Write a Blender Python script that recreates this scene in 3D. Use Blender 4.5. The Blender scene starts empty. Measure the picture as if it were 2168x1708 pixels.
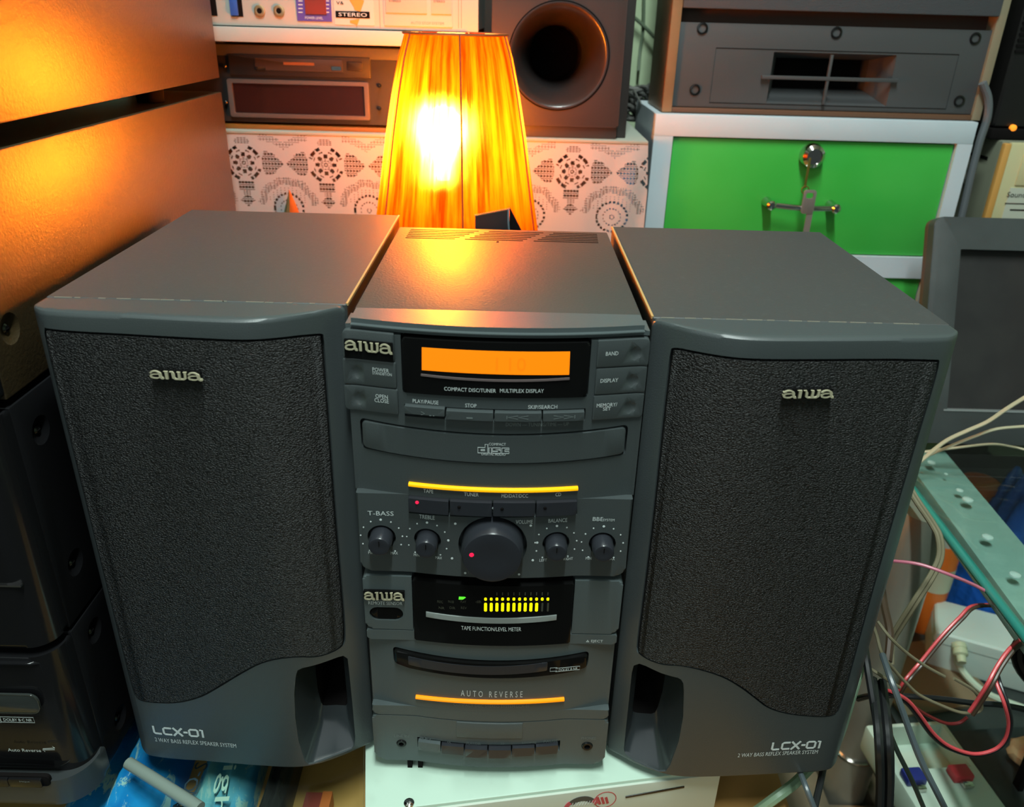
import bpy, bmesh, math, random
from mathutils import Vector, Matrix
random.seed(7)
PI = math.pi
SC = bpy.context.scene
COL = SC.collection

# ------------------------------------------------------------------ camera
CAM = Vector((0.0067, -0.4346, 0.5137)); FPX = 1697.07
_p, _y, _r = 0.4508, 0.0067, 0.0278
CF = Vector((math.sin(_y)*math.cos(_p), math.cos(_y)*math.cos(_p), -math.sin(_p)))
_r0 = Vector((math.cos(_y), -math.sin(_y), 0)); _u0 = _r0.cross(CF)
CR = _r0*math.cos(_r) + _u0*math.sin(_r); CU = _u0*math.cos(_r) - _r0*math.sin(_r)
cd = bpy.data.cameras.new('camera'); cam = bpy.data.objects.new('camera', cd); COL.objects.link(cam)
cd.sensor_width = 36; cd.lens = FPX/2168*36; cd.clip_start = 0.01
m3 = Matrix((CR, CU, -CF)).transposed()
cam.matrix_world = Matrix.Translation(CAM) @ m3.to_4x4()
cd.dof.use_dof = True; cd.dof.focus_distance = 0.56; cd.dof.aperture_fstop = 9.0
SC.camera = cam

# ------------------------------------------------------------------ world, light, exposure
SC.view_settings.view_transform = 'Standard'; SC.view_settings.look = 'None'
SC.view_settings.gamma = 1; SC.view_settings.use_curve_mapping = False
SC.view_settings.exposure = 0.0
SC.cycles.max_bounces = 8; SC.cycles.transparent_max_bounces = 12
SC.cycles.caustics_reflective = False; SC.cycles.caustics_refractive = False
SC.cycles.sample_clamp_indirect = 25.0
w = bpy.data.worlds.new('world'); SC.world = w; w.use_nodes = True
w.node_tree.nodes['Background'].inputs[0].default_value = (0.80, 1.0, 0.97, 1)
w.node_tree.nodes['Background'].inputs[1].default_value = 0.06

def area(name, loc, target, sx, sy, power, col, roll_axis='Y'):
    l = bpy.data.lights.new(name, 'AREA'); l.shape = 'RECTANGLE'; l.size = sx; l.size_y = sy
    l.energy = power; l.color = col
    o = bpy.data.objects.new(name, l); COL.objects.link(o); o.location = loc
    d = Vector(target) - Vector(loc)
    o.rotation_euler = d.to_track_quat('-Z', 'Y').to_euler()
    return o
area('ceiling_tube_light', (0.04, -0.42, 1.80), (0.04, -0.41, 0), 0.05, 0.9, 41, (0.86, 1.0, 0.96))
area('front_fill_light', (-0.40, -1.55, 1.0), (0.0, 0.1, 0.15), 1.6, 1.3, 7.0, (0.88, 1.0, 1.0))  # unseen soft fill, added behind the camera to brighten the fronts

# ------------------------------------------------------------------ where things stand
def at(px, py, ax, val):
    """world point seen at a photo pixel, on the plane axis ax = val"""
    d = CF + CR*((px-1084)/FPX) - CU*((py-854)/FPX)
    return CAM + d*((val-CAM[ax])/d[ax])
def on(px, py, F):
    """point on a curved front y = F(x)"""
    y = 0
    for _ in range(12):
        p = at(px, py, 1, y); y = F(p.x)
    return Vector((p.x, y, p.z))

# ------------------------------------------------------------------ materials
def mat(name, col, rough=0.5, metal=0.0, bump=None, spec=0.5, emit=None, es=0, coat=0, var=None, alpha=None, sheen=0):
    m = bpy.data.materials.new(name); m.use_nodes = True
    nt = m.node_tree; b = nt.nodes['Principled BSDF']
    b.inputs['Base Color'].default_value = (*col, 1); b.inputs['Roughness'].default_value = rough
    b.inputs['Metallic'].default_value = metal; b.inputs['Specular IOR Level'].default_value = spec
    b.inputs['Coat Weight'].default_value = coat; b.inputs['Coat Roughness'].default_value = .42
    if sheen: b.inputs['Sheen Weight'].default_value = sheen
    if emit:
        b.inputs['Emission Color'].default_value = (*emit, 1); b.inputs['Emission Strength'].default_value = es
    tc = None
    if bump or var:
        tc = nt.nodes.new('ShaderNodeTexCoord')
    if bump:
        sc, st, dist = bump[:3]
        n = nt.nodes.new('ShaderNodeTexNoise'); n.inputs['Scale'].default_value = sc; n.inputs['Detail'].default_value = 3
        bp = nt.nodes.new('ShaderNodeBump'); bp.inputs['Strength'].default_value = st; bp.inputs['Distance'].default_value = dist
        nt.links.new(tc.outputs['Object'], n.inputs['Vector']); nt.links.new(n.outputs['Fac'], bp.inputs['Height'])
        nt.links.new(bp.outputs['Normal'], b.inputs['Normal'])
    if var:
        sc, c2, lo, hi = var
        n = nt.nodes.new('ShaderNodeTexNoise'); n.inputs['Scale'].default_value = sc; n.inputs['Detail'].default_value = 6
        r = nt.nodes.new('ShaderNodeMapRange'); r.inputs['From Min'].default_value = lo; r.inputs['From Max'].default_value = hi
        mx = nt.nodes.new('ShaderNodeMix'); mx.data_type = 'RGBA'
        mx.inputs[6].default_value = (*col, 1); mx.inputs[7].default_value = (*c2, 1)
        nt.links.new(tc.outputs['Object'], n.inputs['Vector']); nt.links.new(n.outputs['Fac'], r.inputs['Value'])
        nt.links.new(r.outputs['Result'], mx.inputs[0]); nt.links.new(mx.outputs[2], b.inputs['Base Color'])
    return m

M = {}
M['plastic'] = mat('dark_grey_plastic', (0.050, 0.060, 0.062), 0.38, bump=(1500, 0.35, 0.0003))
M['plastic2'] = mat('grey_plastic', (0.072, 0.090, 0.093), 0.38, bump=(1500, 0.3, 0.0003))
M['vinyl'] = mat('speaker_vinyl', (0.043, 0.046, 0.046), 0.52, bump=(900, 0.25, 0.0003), var=(260, (0.055, 0.057, 0.056), 0.55, 0.8))
M['steel_black'] = mat('textured_steel', (0.070, 0.066, 0.060), 0.52, metal=.45, bump=(520, 0.45, 0.0005), spec=0.8)
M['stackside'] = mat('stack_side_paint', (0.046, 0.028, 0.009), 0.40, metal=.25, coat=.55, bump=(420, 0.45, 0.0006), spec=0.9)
M['gap'] = mat('black_gap', (0.006, 0.005, 0.005), 0.9, spec=0.08)
M['glossblack'] = mat('gloss_black', (0.008, 0.008, 0.009), 0.15, spec=0.30)
M['smoke'] = mat('smoked_window', (0.005, 0.005, 0.005), 0.10, spec=0.16)
M['knob'] = mat('knob_plastic', (0.022, 0.024, 0.030), 0.28)
M['print'] = mat('white_print', (0.62, 0.68, 0.68), 0.6)
M['printdim'] = mat('grey_print', (0.16, 0.19, 0.19), 0.6)
M['gold'] = mat('pale_gold_badge', (0.56, 0.52, 0.36), 0.35, metal=0.3)
M['screw'] = mat('dark_screw', (0.05, 0.05, 0.05), 0.25, metal=0.9)
M['chrome'] = mat('chrome', (0.62, 0.60, 0.58), 0.12, metal=1.0)
M['lcd'] = mat('orange_lcd', (0.3, 0.1, 0.0), 0.4, emit=(1.0, 0.225, 0.0), es=0.97)
M['lcddim'] = mat('orange_lcd_segment', (0.3, 0.1, 0.0), 0.4, emit=(0.84, 0.185, 0.0), es=1.0)
M['yellow'] = mat('yellow_bar', (0.85, 0.42, 0.0), 0.3, emit=(1.0, 0.44, 0.0), es=0.75)
M['orange'] = mat('orange_bar', (0.85, 0.25, 0.0), 0.3, emit=(1.0, 0.27, 0.0), es=0.8)
M['led_red'] = mat('red_led', (0.3, 0, 0.01), 0.4, emit=(1.0, 0.01, 0.06), es=1.6)
M['led_green'] = mat('green_led', (0.1, 0.6, 0.05), 0.4, emit=(0.10, 0.95, 0.02), es=1.0)
M['led_yellow'] = mat('yellow_led', (0.8, 0.8, 0), 0.4, emit=(1.0, 0.86, 0.0), es=1.0)
M['seg_off'] = mat('unlit_segment', (0.05, 0.055, 0.04), 0.5)
M['woodedge'] = mat('raw_board_edge', (0.42, 0.27, 0.10), 0.6)

# ------------------------------------------------------------------ mesh helpers
def link(name, bm, m, parent=None, smooth=True, ang=32, keep=False):
    bmesh.ops.recalc_face_normals(bm, faces=bm.faces)
    me = bpy.data.meshes.new(name); bm.to_mesh(me)
    if not keep: bm.free()
    if m: me.materials.append(m)
    if smooth:
        me.shade_smooth(); me.set_sharp_from_angle(angle=math.radians(ang))
    o = bpy.data.objects.new(name, me); COL.objects.link(o)
    if parent:
        o.parent = parent
        o.matrix_parent_inverse = Matrix.Translation(-parent.location) if parent.type == 'EMPTY' and not parent.parent else Matrix()
    return o
def empty(name, loc, label, cat, group=None):
    o = bpy.data.objects.new(name, None); COL.objects.link(o); o.location = loc; o.empty_display_size = 0.02
    return tag(o, label, cat, group)
def tag(o, label=None, cat=None, group=None, kind=None):
    if label: o['label'] = label
    if cat: o['category'] = cat
    if group: o['group'] = group
    if kind: o['kind'] = kind
    return o
def rrect(x0, x1, z0, z1, r=0.0, n=5, rs=None):
    rs = rs or (r, r, r, r)          # bl, br, tr, tl
    out = []
    for (cx, cz, a0), rr in zip(((x0, z0, 180), (x1, z0, 270), (x1, z1, 0), (x0, z1, 90)), rs):
        sx = 1 if cx == x0 else -1; sz = 1 if cz == z0 else -1
        if rr <= 0: out.append((cx, cz)); continue
        for i in range(n+1):
            a = math.radians(a0 + 90*i/n)
            out.append((cx+sx*rr+rr*math.cos(a), cz+sz*rr+rr*math.sin(a)))
    return out
def prism(outline, yf, yb, bev=0.0, seg=2, skip=None):
    """outline in (x, z), solid between y = yf (front) and y = yb; front rim bevelled"""
    bm = bmesh.new(); k = len(outline)
    if sum(outline[i][0]*outline[(i+1) % k][1]-outline[(i+1) % k][0]*outline[i][1] for i in range(k)) < 0: outline = list(outline)[::-1]
    f = [bm.verts.new((x, yf, z)) for x, z in outline]; b = [bm.verts.new((x, yb, z)) for x, z in outline]
    n = len(f); ff = bm.faces.new(f); bm.faces.new(b[::-1])
    for i in range(n): bm.faces.new((f[i], b[i], b[(i+1) % n], f[(i+1) % n]))
    if bev:
        if skip is not None: es = [e for e in ff.edges if not all(v.co.z > skip for v in e.verts)]
        else: es = list(ff.edges)
        bmesh.ops.bevel(bm, geom=es, offset=bev, segments=seg, affect='EDGES', profile=0.6, clamp_overlap=True)
    return bm
def bend(bm, F, step=0.006, ylim=None):
    """wrap a flat-fronted mesh onto the curved front y = F(x)"""
    xs = [v.co.x for v in bm.verts]; x = math.ceil(min(xs)/step)*step
    while x < max(xs):
        if x > min(xs)+1e-4 and x < max(xs)-1e-4:
            bmesh.ops.bisect_plane(bm, geom=bm.verts[:]+bm.edges[:]+bm.faces[:], plane_co=(x, 0, 0), plane_no=(1, 0, 0), dist=1e-6)
        x += step
    for v in bm.verts:
        if ylim is None or v.co.y < ylim: v.co.y += F(v.co.x)
    return bm
def merge(*bms):
    out = bmesh.new()
    for b in bms:
        me = bpy.data.meshes.new('t'); b.to_mesh(me); b.free(); out.from_mesh(me); bpy.data.meshes.remove(me)
    return out
def boolean(bm, cutters, op='DIFFERENCE'):
    for c in cutters:
        if len(cutters) > 1: bm = boolean(bm, [c], op)
    if len(cutters) > 1: return bm
    for dx in (0, 3e-5, -5e-5, 9e-5):
        out = _boolean(bm, [cutters[0].copy()], op, dx)
        if len(out.verts) > 3: break
    return out
def _boolean(bm, cutters, op, dx):
    if bm.calc_volume(signed=True) < 0: bmesh.ops.reverse_faces(bm, faces=bm.faces[:])
    me = bpy.data.meshes.new('t'); bm.to_mesh(me); o = bpy.data.objects.new('t', me); COL.objects.link(o)
    tmp = [o]
    for c in cutters:
        bmesh.ops.translate(c, vec=(dx, 0, dx*.7), verts=c.verts); 
        if c.calc_volume(signed=True) < 0: bmesh.ops.reverse_faces(c, faces=c.faces[:])
        if dx: bmesh.ops.triangulate(c, faces=c.faces[:], ngon_method='EAR_CLIP')
        mc = bpy.data.meshes.new('t'); c.to_mesh(mc); c.free(); oc = bpy.data.objects.new('t', mc); COL.objects.link(oc); tmp.append(oc)
        md = o.modifiers.new('b', 'BOOLEAN'); md.operation = op; md.object = oc; md.solver = 'EXACT'
    dg = bpy.context.evaluated_depsgraph_get(); dg.update()
    e = o.evaluated_get(dg).to_mesh(); out = bmesh.new(); out.from_mesh(e); o.evaluated_get(dg).to_mesh_clear()
    for t in tmp:
        d = t.data; bpy.data.objects.remove(t); bpy.data.meshes.remove(d)
    return out
def box(x0, x1, y0, y1, z0, z1, bev=0.0, seg=2):
    bm = bmesh.new(); bmesh.ops.create_cube(bm, size=1)
    for v in bm.verts: v.co = Vector((x0+(v.co.x+.5)*(x1-x0), y0+(v.co.y+.5)*(y1-y0), z0+(v.co.z+.5)*(z1-z0)))
    if bev: bmesh.ops.bevel(bm, geom=bm.edges[:], offset=bev, segments=seg, affect='EDGES', profile=0.6)
    return bm
def lathe(prof, n=32, axis='Z', loc=(0, 0, 0), caps=True):
    """profile [(r, h)] turned about an axis; axis '-Y' points at the viewer"""
    bm = bmesh.new(); rings = []
    for r, h in prof:
        ring = []
        for i in range(n):
            a = 2*PI*i/n; c, s = r*math.cos(a), r*math.sin(a)
            p = (c, s, h) if axis == 'Z' else ((c, -h, s) if axis == '-Y' else (h, c, s))
            ring.append(bm.verts.new(Vector(p)+Vector(loc)))
        rings.append(ring)
    for a, b in zip(rings, rings[1:]):
        for i in range(n): bm.faces.new((a[i], a[(i+1) % n], b[(i+1) % n], b[i]))
    if caps:
        bm.faces.new(rings[0][::-1]); bm.faces.new(rings[-1])
    return bm
def spline(pts, k=8):
    P = [Vector(p) for p in pts]; P = [P[0]*2-P[1]] + P + [P[-1]*2-P[-2]]; out = []
    for i in range(1, len(P)-2):
        for j in range(k):
            t = j/k; a, b, c, d = P[i-1:i+3]
            out.append(0.5*((2*b)+(c-a)*t+(2*a-5*b+4*c-d)*t*t+(3*b-a-3*c+d)*t**3))
    return out+[P[-2]]
def tube(pts, r, n=8, smooth=True, k=8, off=None):
    P = spline(pts, k) if smooth else [Vector(p) for p in pts]
    bm = bmesh.new(); rings = []; up = Vector((0.123, 0.31, 0.94)).normalized()
    for i, p in enumerate(P):
        t = (P[min(i+1, len(P)-1)]-P[max(i-1, 0)]).normalized()
        s = up.cross(t).normalized() if i == 0 else (s-t*s.dot(t)).normalized()
        u = t.cross(s); c = p+(s*off[0]+u*off[1] if off else Vector())
        rr = r[min(i, len(r)-1)] if isinstance(r, (list, tuple)) else r
        rings.append([bm.verts.new(c+(s*math.cos(2*PI*j/n)+u*math.sin(2*PI*j/n))*rr) for j in range(n)])
    for a, b in zip(rings, rings[1:]):
        for i in range(n): bm.faces.new((a[i], a[(i+1) % n], b[(i+1) % n], b[i]))
    bm.faces.new(rings[0][::-1]); bm.faces.new(rings[-1])
    return bm
def xform(bm, mtx):
    bmesh.ops.transform(bm, matrix=mtx, verts=bm.verts); return bm

def text_bm(s, width=None, height=0.003, ext=0.00012, space=1.0, res=2, align='CENTER'):
    c = bpy.data.curves.new('t', 'FONT'); c.body = s; c.size = 1; c.extrude = 0; c.resolution_u = res; c.space_character = space
    o = bpy.data.objects.new('t', c); COL.objects.link(o)
    dg = bpy.context.evaluated_depsgraph_get(); dg.update()
    me = o.evaluated_get(dg).to_mesh(); bm = bmesh.new(); bm.from_mesh(me); o.evaluated_get(dg).to_mesh_clear()
    bpy.data.objects.remove(o); bpy.data.curves.remove(c)
    xs = [v.co.x for v in bm.verts]; ys = [v.co.y for v in bm.verts]
    x0, x1, y0, y1 = min(xs), max(xs), min(ys), max(ys)
    sy = height/(y1-y0); sx = width/(x1-x0) if width else sy
    for v in bm.verts:
        x = (v.co.x-(x0+x1)/2)*sx; y = (v.co.y-(y0+y1)/2)*sy
        v.co = Vector((x, 0, y))
    return bm
def label_text(s, px, py, wpx, hpx, F, parent, m='print', lift=0.0003, rot=0.0, name='lettering', space=1.0):
    """lettering centred on a photo pixel, lying on the front y = F(x)"""
    p = on(px, py, F); k = (p-CAM).dot(CF)/FPX
    ca = abs((p-CAM).normalized().y)
    bm = text_bm(s, wpx*k, hpx*k/max(ca, .3), space=space)
    if rot: xform(bm, Matrix.Rotation(rot, 4, 'Y'))
    xform(bm, Matrix.Translation((p.x, -lift, p.z)))
    bend(bm, F, 0.01)
    return link(name, bm, M[m], parent, smooth=False)

def stroke(bm, pts, wd, y=0.0, closed=False, ext=0.0008):
    """flat stroke with thickness, in the x-z plane"""
    P = [Vector((p[0], 0, p[1])) for p in pts]; n = len(P); L = []; R = []
    for i in range(n):
        a = P[i-1] if (i > 0 or closed) else P[i]; b = P[(i+1) % n] if (i < n-1 or closed) else P[i]
        t = (b-a).normalized(); s = Vector((-t.z, 0, t.x)); ww = wd[i] if isinstance(wd, (list, tuple)) else wd
        L.append(P[i]+s*ww/2); R.append(P[i]-s*ww/2)
    rng = range(n if closed else n-1)
    lf = [bm.verts.new(v+Vector((0, y-ext, 0))) for v in L]; rf = [bm.verts.new(v+Vector((0, y-ext, 0))) for v in R]
    lb = [bm.verts.new(v+Vector((0, y, 0))) for v in L]; rb = [bm.verts.new(v+Vector((0, y, 0))) for v in R]
    for i in rng:
        j = (i+1) % n
        bm.faces.new((lf[i], lf[j], rf[j], rf[i])); bm.faces.new((lf[i], lb[i], lb[j], lf[j])); bm.faces.new((rf[i], rf[j], rb[j], rb[i]))
    if not closed:
        bm.faces.new((lf[0], rf[0], rb[0], lb[0])); bm.faces.new((lf[-1], lb[-1], rb[-1], rf[-1]))
def arc(cx, cz, rx, rz, a0, a1, n=10):
    return [(cx+rx*math.cos(math.radians(a0+(a1-a0)*i/n)), cz+rz*math.sin(math.radians(a0+(a1-a0)*i/n))) for i in range(n+1)]
def badge_bm(w, h):
    """the wide rounded four-letter badge, unit box 4.2 x 1, scaled to w x h"""
    bm = bmesh.new(); e = 0.0010
    def A(x):
        top = arc(x+.47, .52, .40, .40, 160, 15, 10)
        stroke(bm, top+[(x+.87, .5), (x+.89, .22), (x+1.0, .09), (x+1.12, .12)], [.16]*3+[.13]*6+[.22]*6, ext=e)
        stroke(bm, [(x+.86, .58), (x+.6, .57), (x+.3, .54), (x+.12, .44), (x+.10, .30), (x+.16, .16), (x+.36, .075), (x+.6, .08), (x+.86, .22)], [.11, .11, .13, .17, .2, .17, .13, .12, .11], ext=e*.95)
    A(0)
    stroke(bm, [(1.40, .97), (1.40, .03)], [.25, .23], ext=e*1.04); stroke(bm, [(1.16, .93), (1.40, .93)], [.05, .10], ext=e*.9)
    stroke(bm, [(1.66, .93), (1.86, .92), (1.92, .70), (1.94, .22), (2.08, .08), (2.42, .07), (2.76, .09), (2.90, .24), (2.91, .66), (2.90, .94)], [.07, .14, .22, .22, .15, .12, .15, .22, .20, .2], ext=e)
    stroke(bm, [(2.42, .94), (2.42, .08)], .20, ext=e*1.04); stroke(bm, [(2.24, .93), (2.42, .93)], .07, ext=e*.9); stroke(bm, [(2.74, .93), (3.04, .95)], [.07, .1], ext=e*.9)
    A(3.08)
    for v in bm.verts: v.co = Vector(((v.co.x-2.1)/4.2*w, v.co.y, (v.co.z-.5)*h))
    return bm
# ================================================================== the compact stereo
def Fu(x): return -0.0085*max(-0.20, 1-(x/0.076)**2)
def Fm(x): return Fu(min(abs(x), 0.056))-0.0001
def Fz(x): return 0.0
ST = empty('compact_stereo', (0, 0.11, 0), 'dark grey compact stereo tower with orange lit display between two speakers', 'stereo')
XL, XR = -0.0886, 0.0889
zz = lambda px, py, F=Fm: on(px, py, F).z
Z = dict(top=0.3535, lip=zz(722, 697, Fu), ledge1=zz(748, 1043), p2b=zz(762, 1207), p3t=zz(765, 1218), seam3=zz(770, 1331), ledge3=zz(772, 1352), ledge4=zz(783, 1492), seam4=zz(785, 1512))
def plate(x0, x1, z0, z1, F, r=0.004, bev=0.0018, yb=0.020, cutters=(), m='plastic', name='panel', rs=None, skip=None):
    bm = prism(rrect(x0, x1, z0, z1, r, 5, rs), 0, yb, bev, 3, skip)
    if cutters: bm = boolean(bm, list(cutters))
    bend(bm, F, 0.006, ylim=0.0185)
    return link(name, bm, M[m], ST)
def flatpt(px, py, F=Fm):
    p = on(px, py, F); return p.x, p.z
def prect(l, t, r_, b, F=Fm):
    """photo box -> x0, x1, z0, z1 on the front"""
    cx = (l+r_)/2
    a = on(l, (t+b)/2, F); c = on(r_, (t+b)/2, F); u = on(cx, t, F); d = on(cx, b, F)
    return a.x, c.x, d.z, u.z
# body and top
link('cabinet', box(-0.0862, 0.0862, 0.0228, 0.2275, 0.004, 0.3535, 0.0012), M['steel_black'], ST)
link('dark_gap_backing', box(-0.0835, 0.0835, 0.010, 0.0230, 0.003, 0.349), M['gap'], ST)  # black backing added so the gaps between panels look shaded
for (a0, b0, a1, b1) in ((-.0760, -.0201, -.0768, -.0378), (-.0119, .0330, -.0300, .0160), (.0410, .0770, .0245, .0756)):
    for j in range(6):
        t = j/5; y = .2190-.0054*j; a, b = a0+(a1-a0)*t, b0+(b1-b0)*t
        link('vent_slot', box(a, b, y-.0010, y+.0010, .3530, .35362), M['gap'], ST, smooth=False)
link('top_screw', lathe([(0.0012, 0), (0.0012, 0.0006), (0.0006, 0.0008)], 10, loc=(-0.004, 0.186, 0.3534)), M['screw'], ST)
# top cap
bm = box(XL, XR, 0, 0.0225, Z['lip'], Z['top']+0.0002, 0)
bmesh.ops.bevel(bm, geom=[e for e in bm.edges if all(v.co.y < 0.001 for v in e.verts) or all(v.co.z > Z['top'] for v in e.verts) and abs(e.verts[0].co.x-e.verts[1].co.x) < 1e-5], offset=0.0034, segments=4, affect='EDGES')
bend(bm, lambda x: Fu(x)-0.0005, 0.006, ylim=0.012)
link('top_cap', bm, M['plastic2'], ST)
# ---- tuner panel with display opening, key row, disc tray opening
PU = Z['lip']-0.0008
d0 = prect(852, 703, 1247, 840, Fu); d0 = (d0[0], d0[1], d0[2], PU-0.0006)
k0 = prect(857, 866, 1239, 892, Fu)
t0 = (on(769, 930, Fu).x, on(1322, 940, Fu).x, on(1045, 978, Fu).z, on(1045, 922, Fu).z)
def smile(x0, x1, z0, z1, sag, r, n=16, grow=0.0):
    """rounded box whose long sides hang down in the middle by sag"""
    base = rrect(x0-grow, x1+grow, z0-grow, z1+grow, r, 4); cx = (x0+x1)/2; hw = (x1-x0)/2; out = []
    for i, (x, z) in enumerate(base):
        out.append((x, z)); x2, z2 = base[(i+1) % len(base)]
        if abs(x2-x) > hw:
            for j in range(1, n): out.append((x+(x2-x)*j/n, z+(z2-z)*j/n))
    return [(x, z-sag*max(0, 1-((x-cx)/hw)**2)) for x, z in out]
tr = smile(t0[0], t0[1], t0[2]+0.0035, t0[3]+0.0035, 0.0035, 0.003)
trc = smile(t0[0], t0[1], t0[2]+0.0035, t0[3]+0.0035, 0.0035, 0.003, grow=0.0013)
cut = [prism(rrect(d0[0]-.0006, d0[1]+.0006, d0[2]-.0006, d0[3]+.01, .002), -.02, .010), prism(rrect(*k0, .0006), -.02, .006), prism(trc, -.02, .006)]
plate(XL, XR, Z['ledge1']-0.002, PU, Fu, r=0.002, bev=0.0012, cutters=cut, name='tuner_panel')
# display
bm = prism(rrect(d0[0], d0[1], d0[2], d0[3], .0022), -0.0012, 0.006, 0.0016, 3); bend(bm, Fu, .006, ylim=.005)
DSP = link('display_window', bm, M['smoke'], ST)
l0 = prect(893, 736, 1206, 789, Fu)
Fd = lambda x: Fu(x)-0.0013
def onface(px, py): return on(px, py, Fd)
a = onface(893, 735); b = onface(1207, 744); c = onface(1205, 793); e = onface(893, 783)
bm = prism([(e.x, e.z), (c.x, c.z), (b.x, b.z), (a.x, a.z)], -0.0015, -0.0008); bend(bm, Fu, .006)
link('lit_screen', bm, M['lcd'], DSP, smooth=False)
for s, px in (('1', 1052), ('1', 1080), ('0', 1104)):
    p = onface(px, 771); t = text_bm(s, None, 0.0085); xform(t, Matrix.Translation((p.x, -0.0017, p.z))); bend(t, Fu, .01)
    link('clock_digit', t, M['lcddim'], DSP, smooth=False)
a = onface(891, 790); b = onface(1206, 798)
bm = prism(smile(a.x, b.x, onface(1045, 807).z+.0012, a.z-.0002, .0012, .0003), -0.0019, -0.0008); bend(bm, Fu, .006)
link('display_ledge', bm, mat('dull_mauve_plastic', (0.13, 0.10, 0.10), 0.4), DSP)
label_text('COMPACT DISC/TUNER', 995, 825, 110, 8, Fd, DSP); label_text('MULTIPLEX DISPLAY', 1105, 827, 93, 8, Fd, DSP)
# side keys, left and right
def key(l, t, r_, b, F, name, dim=None, txt=(), m='plastic', rr=.0012, rs=None):
    x0, x1, z0, z1 = prect(l, t, r_, b, F)
    bm = prism(rrect(x0, x1, z0, z1, rr, 4, rs), -0.0016, 0.004, 0.0007, 2)
    if dim:
        p = on(dim[0], dim[1], F); s = bmesh.new(); bmesh.ops.create_uvsphere(s, u_segments=20, v_segments=12, radius=.0085)
        xform(s, Matrix.Translation((p.x, -0.0016-0.0072, p.z))); bm = boolean(bm, [s])
    bend(bm, F, .006, ylim=.0035); o = link(name, bm, M[m], ST)
    for s, px, py, wd, h in txt: label_text(s, px, py, wd, h, lambda x: F(x)-.0017, o, lift=.0002)
    return o
LG = 726
BK = key(LG, 700, 835, 757, Fu, 'badge_plate', rs=(.001, .001, .001, .003))
key(LG+2, 760, 839, 814, Fu, 'power_key', (757, 785), (('POWER', 806, 783, 36, 8), ('STANDBY/ON', 809, 791, 42, 6)))
key(LG+5, 817, 843, 869, Fu, 'open_key', (762, 841), (('OPEN', 808, 839, 27, 8), ('CLOSE', 808, 848, 31, 8)), rs=(.003, .001, .001, .001))
key(1264, 717, 1374, 773, Fu, 'band_key', (1344, 746), (('BAND', 1296, 748, 27, 8),), rs=(.001, .001, .003, .001))
key(1260, 776, 1367, 830, Fu, 'display_key', (1337, 804), (('DISPLAY', 1290, 805, 38, 8),))
key(1255, 833, 1361, 884, Fu, 'memory_key', (1332, 860), (('MEMORY/', 1285, 857, 44, 8), ('SET', 1285, 865, 17, 7)), rs=(.001, .003, .001, .001))
def badge(px, py, wpx, hpx, F, parent, plate_h=0.0, ext=0):
    p = on(px, py, F); k = (p-CAM).dot(CF)/FPX
    if plate_h:
        wd = wpx*k*1.03; z1 = p.z+hpx*k*.62; bm = prism(rrect(p.x-wd/2, p.x+wd/2, z1-plate_h, z1, .0006), -0.0014-ext, 0.001, .0002); bend(bm, F, .006)
        parent = link('badge_back', bm, M['smoke'], parent)
    bm = badge_bm(wpx*k, hpx*k*1.08); xform(bm, Matrix.Translation((p.x, -0.0014-ext, p.z))); bend(bm, F, .006)
    return link('badge', bm, M['gold'], parent, ang=60)
badge(781, 732, 103, 21, lambda x: Fu(x)-.0016, BK, 0.0115)
for s, px, py, wd in (('PLAY/PAUSE', 901, 850, 55), ('STOP', 997, 858, 24), ('SKIP/SEARCH', 1149, 861, 62)): label_text(s, px, py, wd, 8, Fu, ST)
label_text('DOWN — TUNING/TIME — UP', 1138, 898, 134, 8, Fu, ST, m='printdim')
xs = [857, 944, 1046, 1148, 1238]
for i in range(4):
    x0 = on(xs[i]+1.5, 870, Fu).x; x1 = on(xs[i+1]-1.5, 870, Fu).x
    bm = prism(rrect(x0, x1, k0[2]+.0022-(i == 0)*-.0016, k0[3]-.0006+(i == 0)*.001, .0004), -0.0042, .004, .0009, 2); bend(bm, Fu, .006, ylim=.003)
    b = link('transport_key', bm, M['plastic'], ST)
    p = on((xs[i]+xs[i+1])/2, 878, Fu); g = bmesh.new(); u = .0011
    if i == 0: stroke(g, [(-.002, u), (0, 0), (-.002, -u)], .0003, ext=.0001); stroke(g, [(.003, -u), (.004, -u)], .0004, ext=.0001); stroke(g, [(.005, -u), (.006, -u)], .0004, ext=.0001)
    if i == 1: stroke(g, [(-.0018, -u), (.0018, -u)], .0008, ext=.0001)
    if i == 2: stroke(g, [(-.0066, u), (-.0066, -u)], .0004, ext=.0001); stroke(g, [(0, u), (-.006, 0), (0, -u)], .0003, ext=.0001); stroke(g, [(.006, u), (0, 0), (.006, -u)], .0003, ext=.0001)
    if i == 3: stroke(g, [(-.006, u), (0, 0), (-.006, -u)], .0003, ext=.0001); stroke(g, [(0, u), (.006, 0), (0, -u)], .0003, ext=.0001); stroke(g, [(.0066, u), (.0066, -u)], .0004, ext=.0001)
    xform(g, Matrix.Translation(((x0+x1)/2, -.0044, k0[2]+.0050))); bend(g, Fu, .02)
    link('key_symbol', g, M['printdim'], b, smooth=False)
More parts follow.
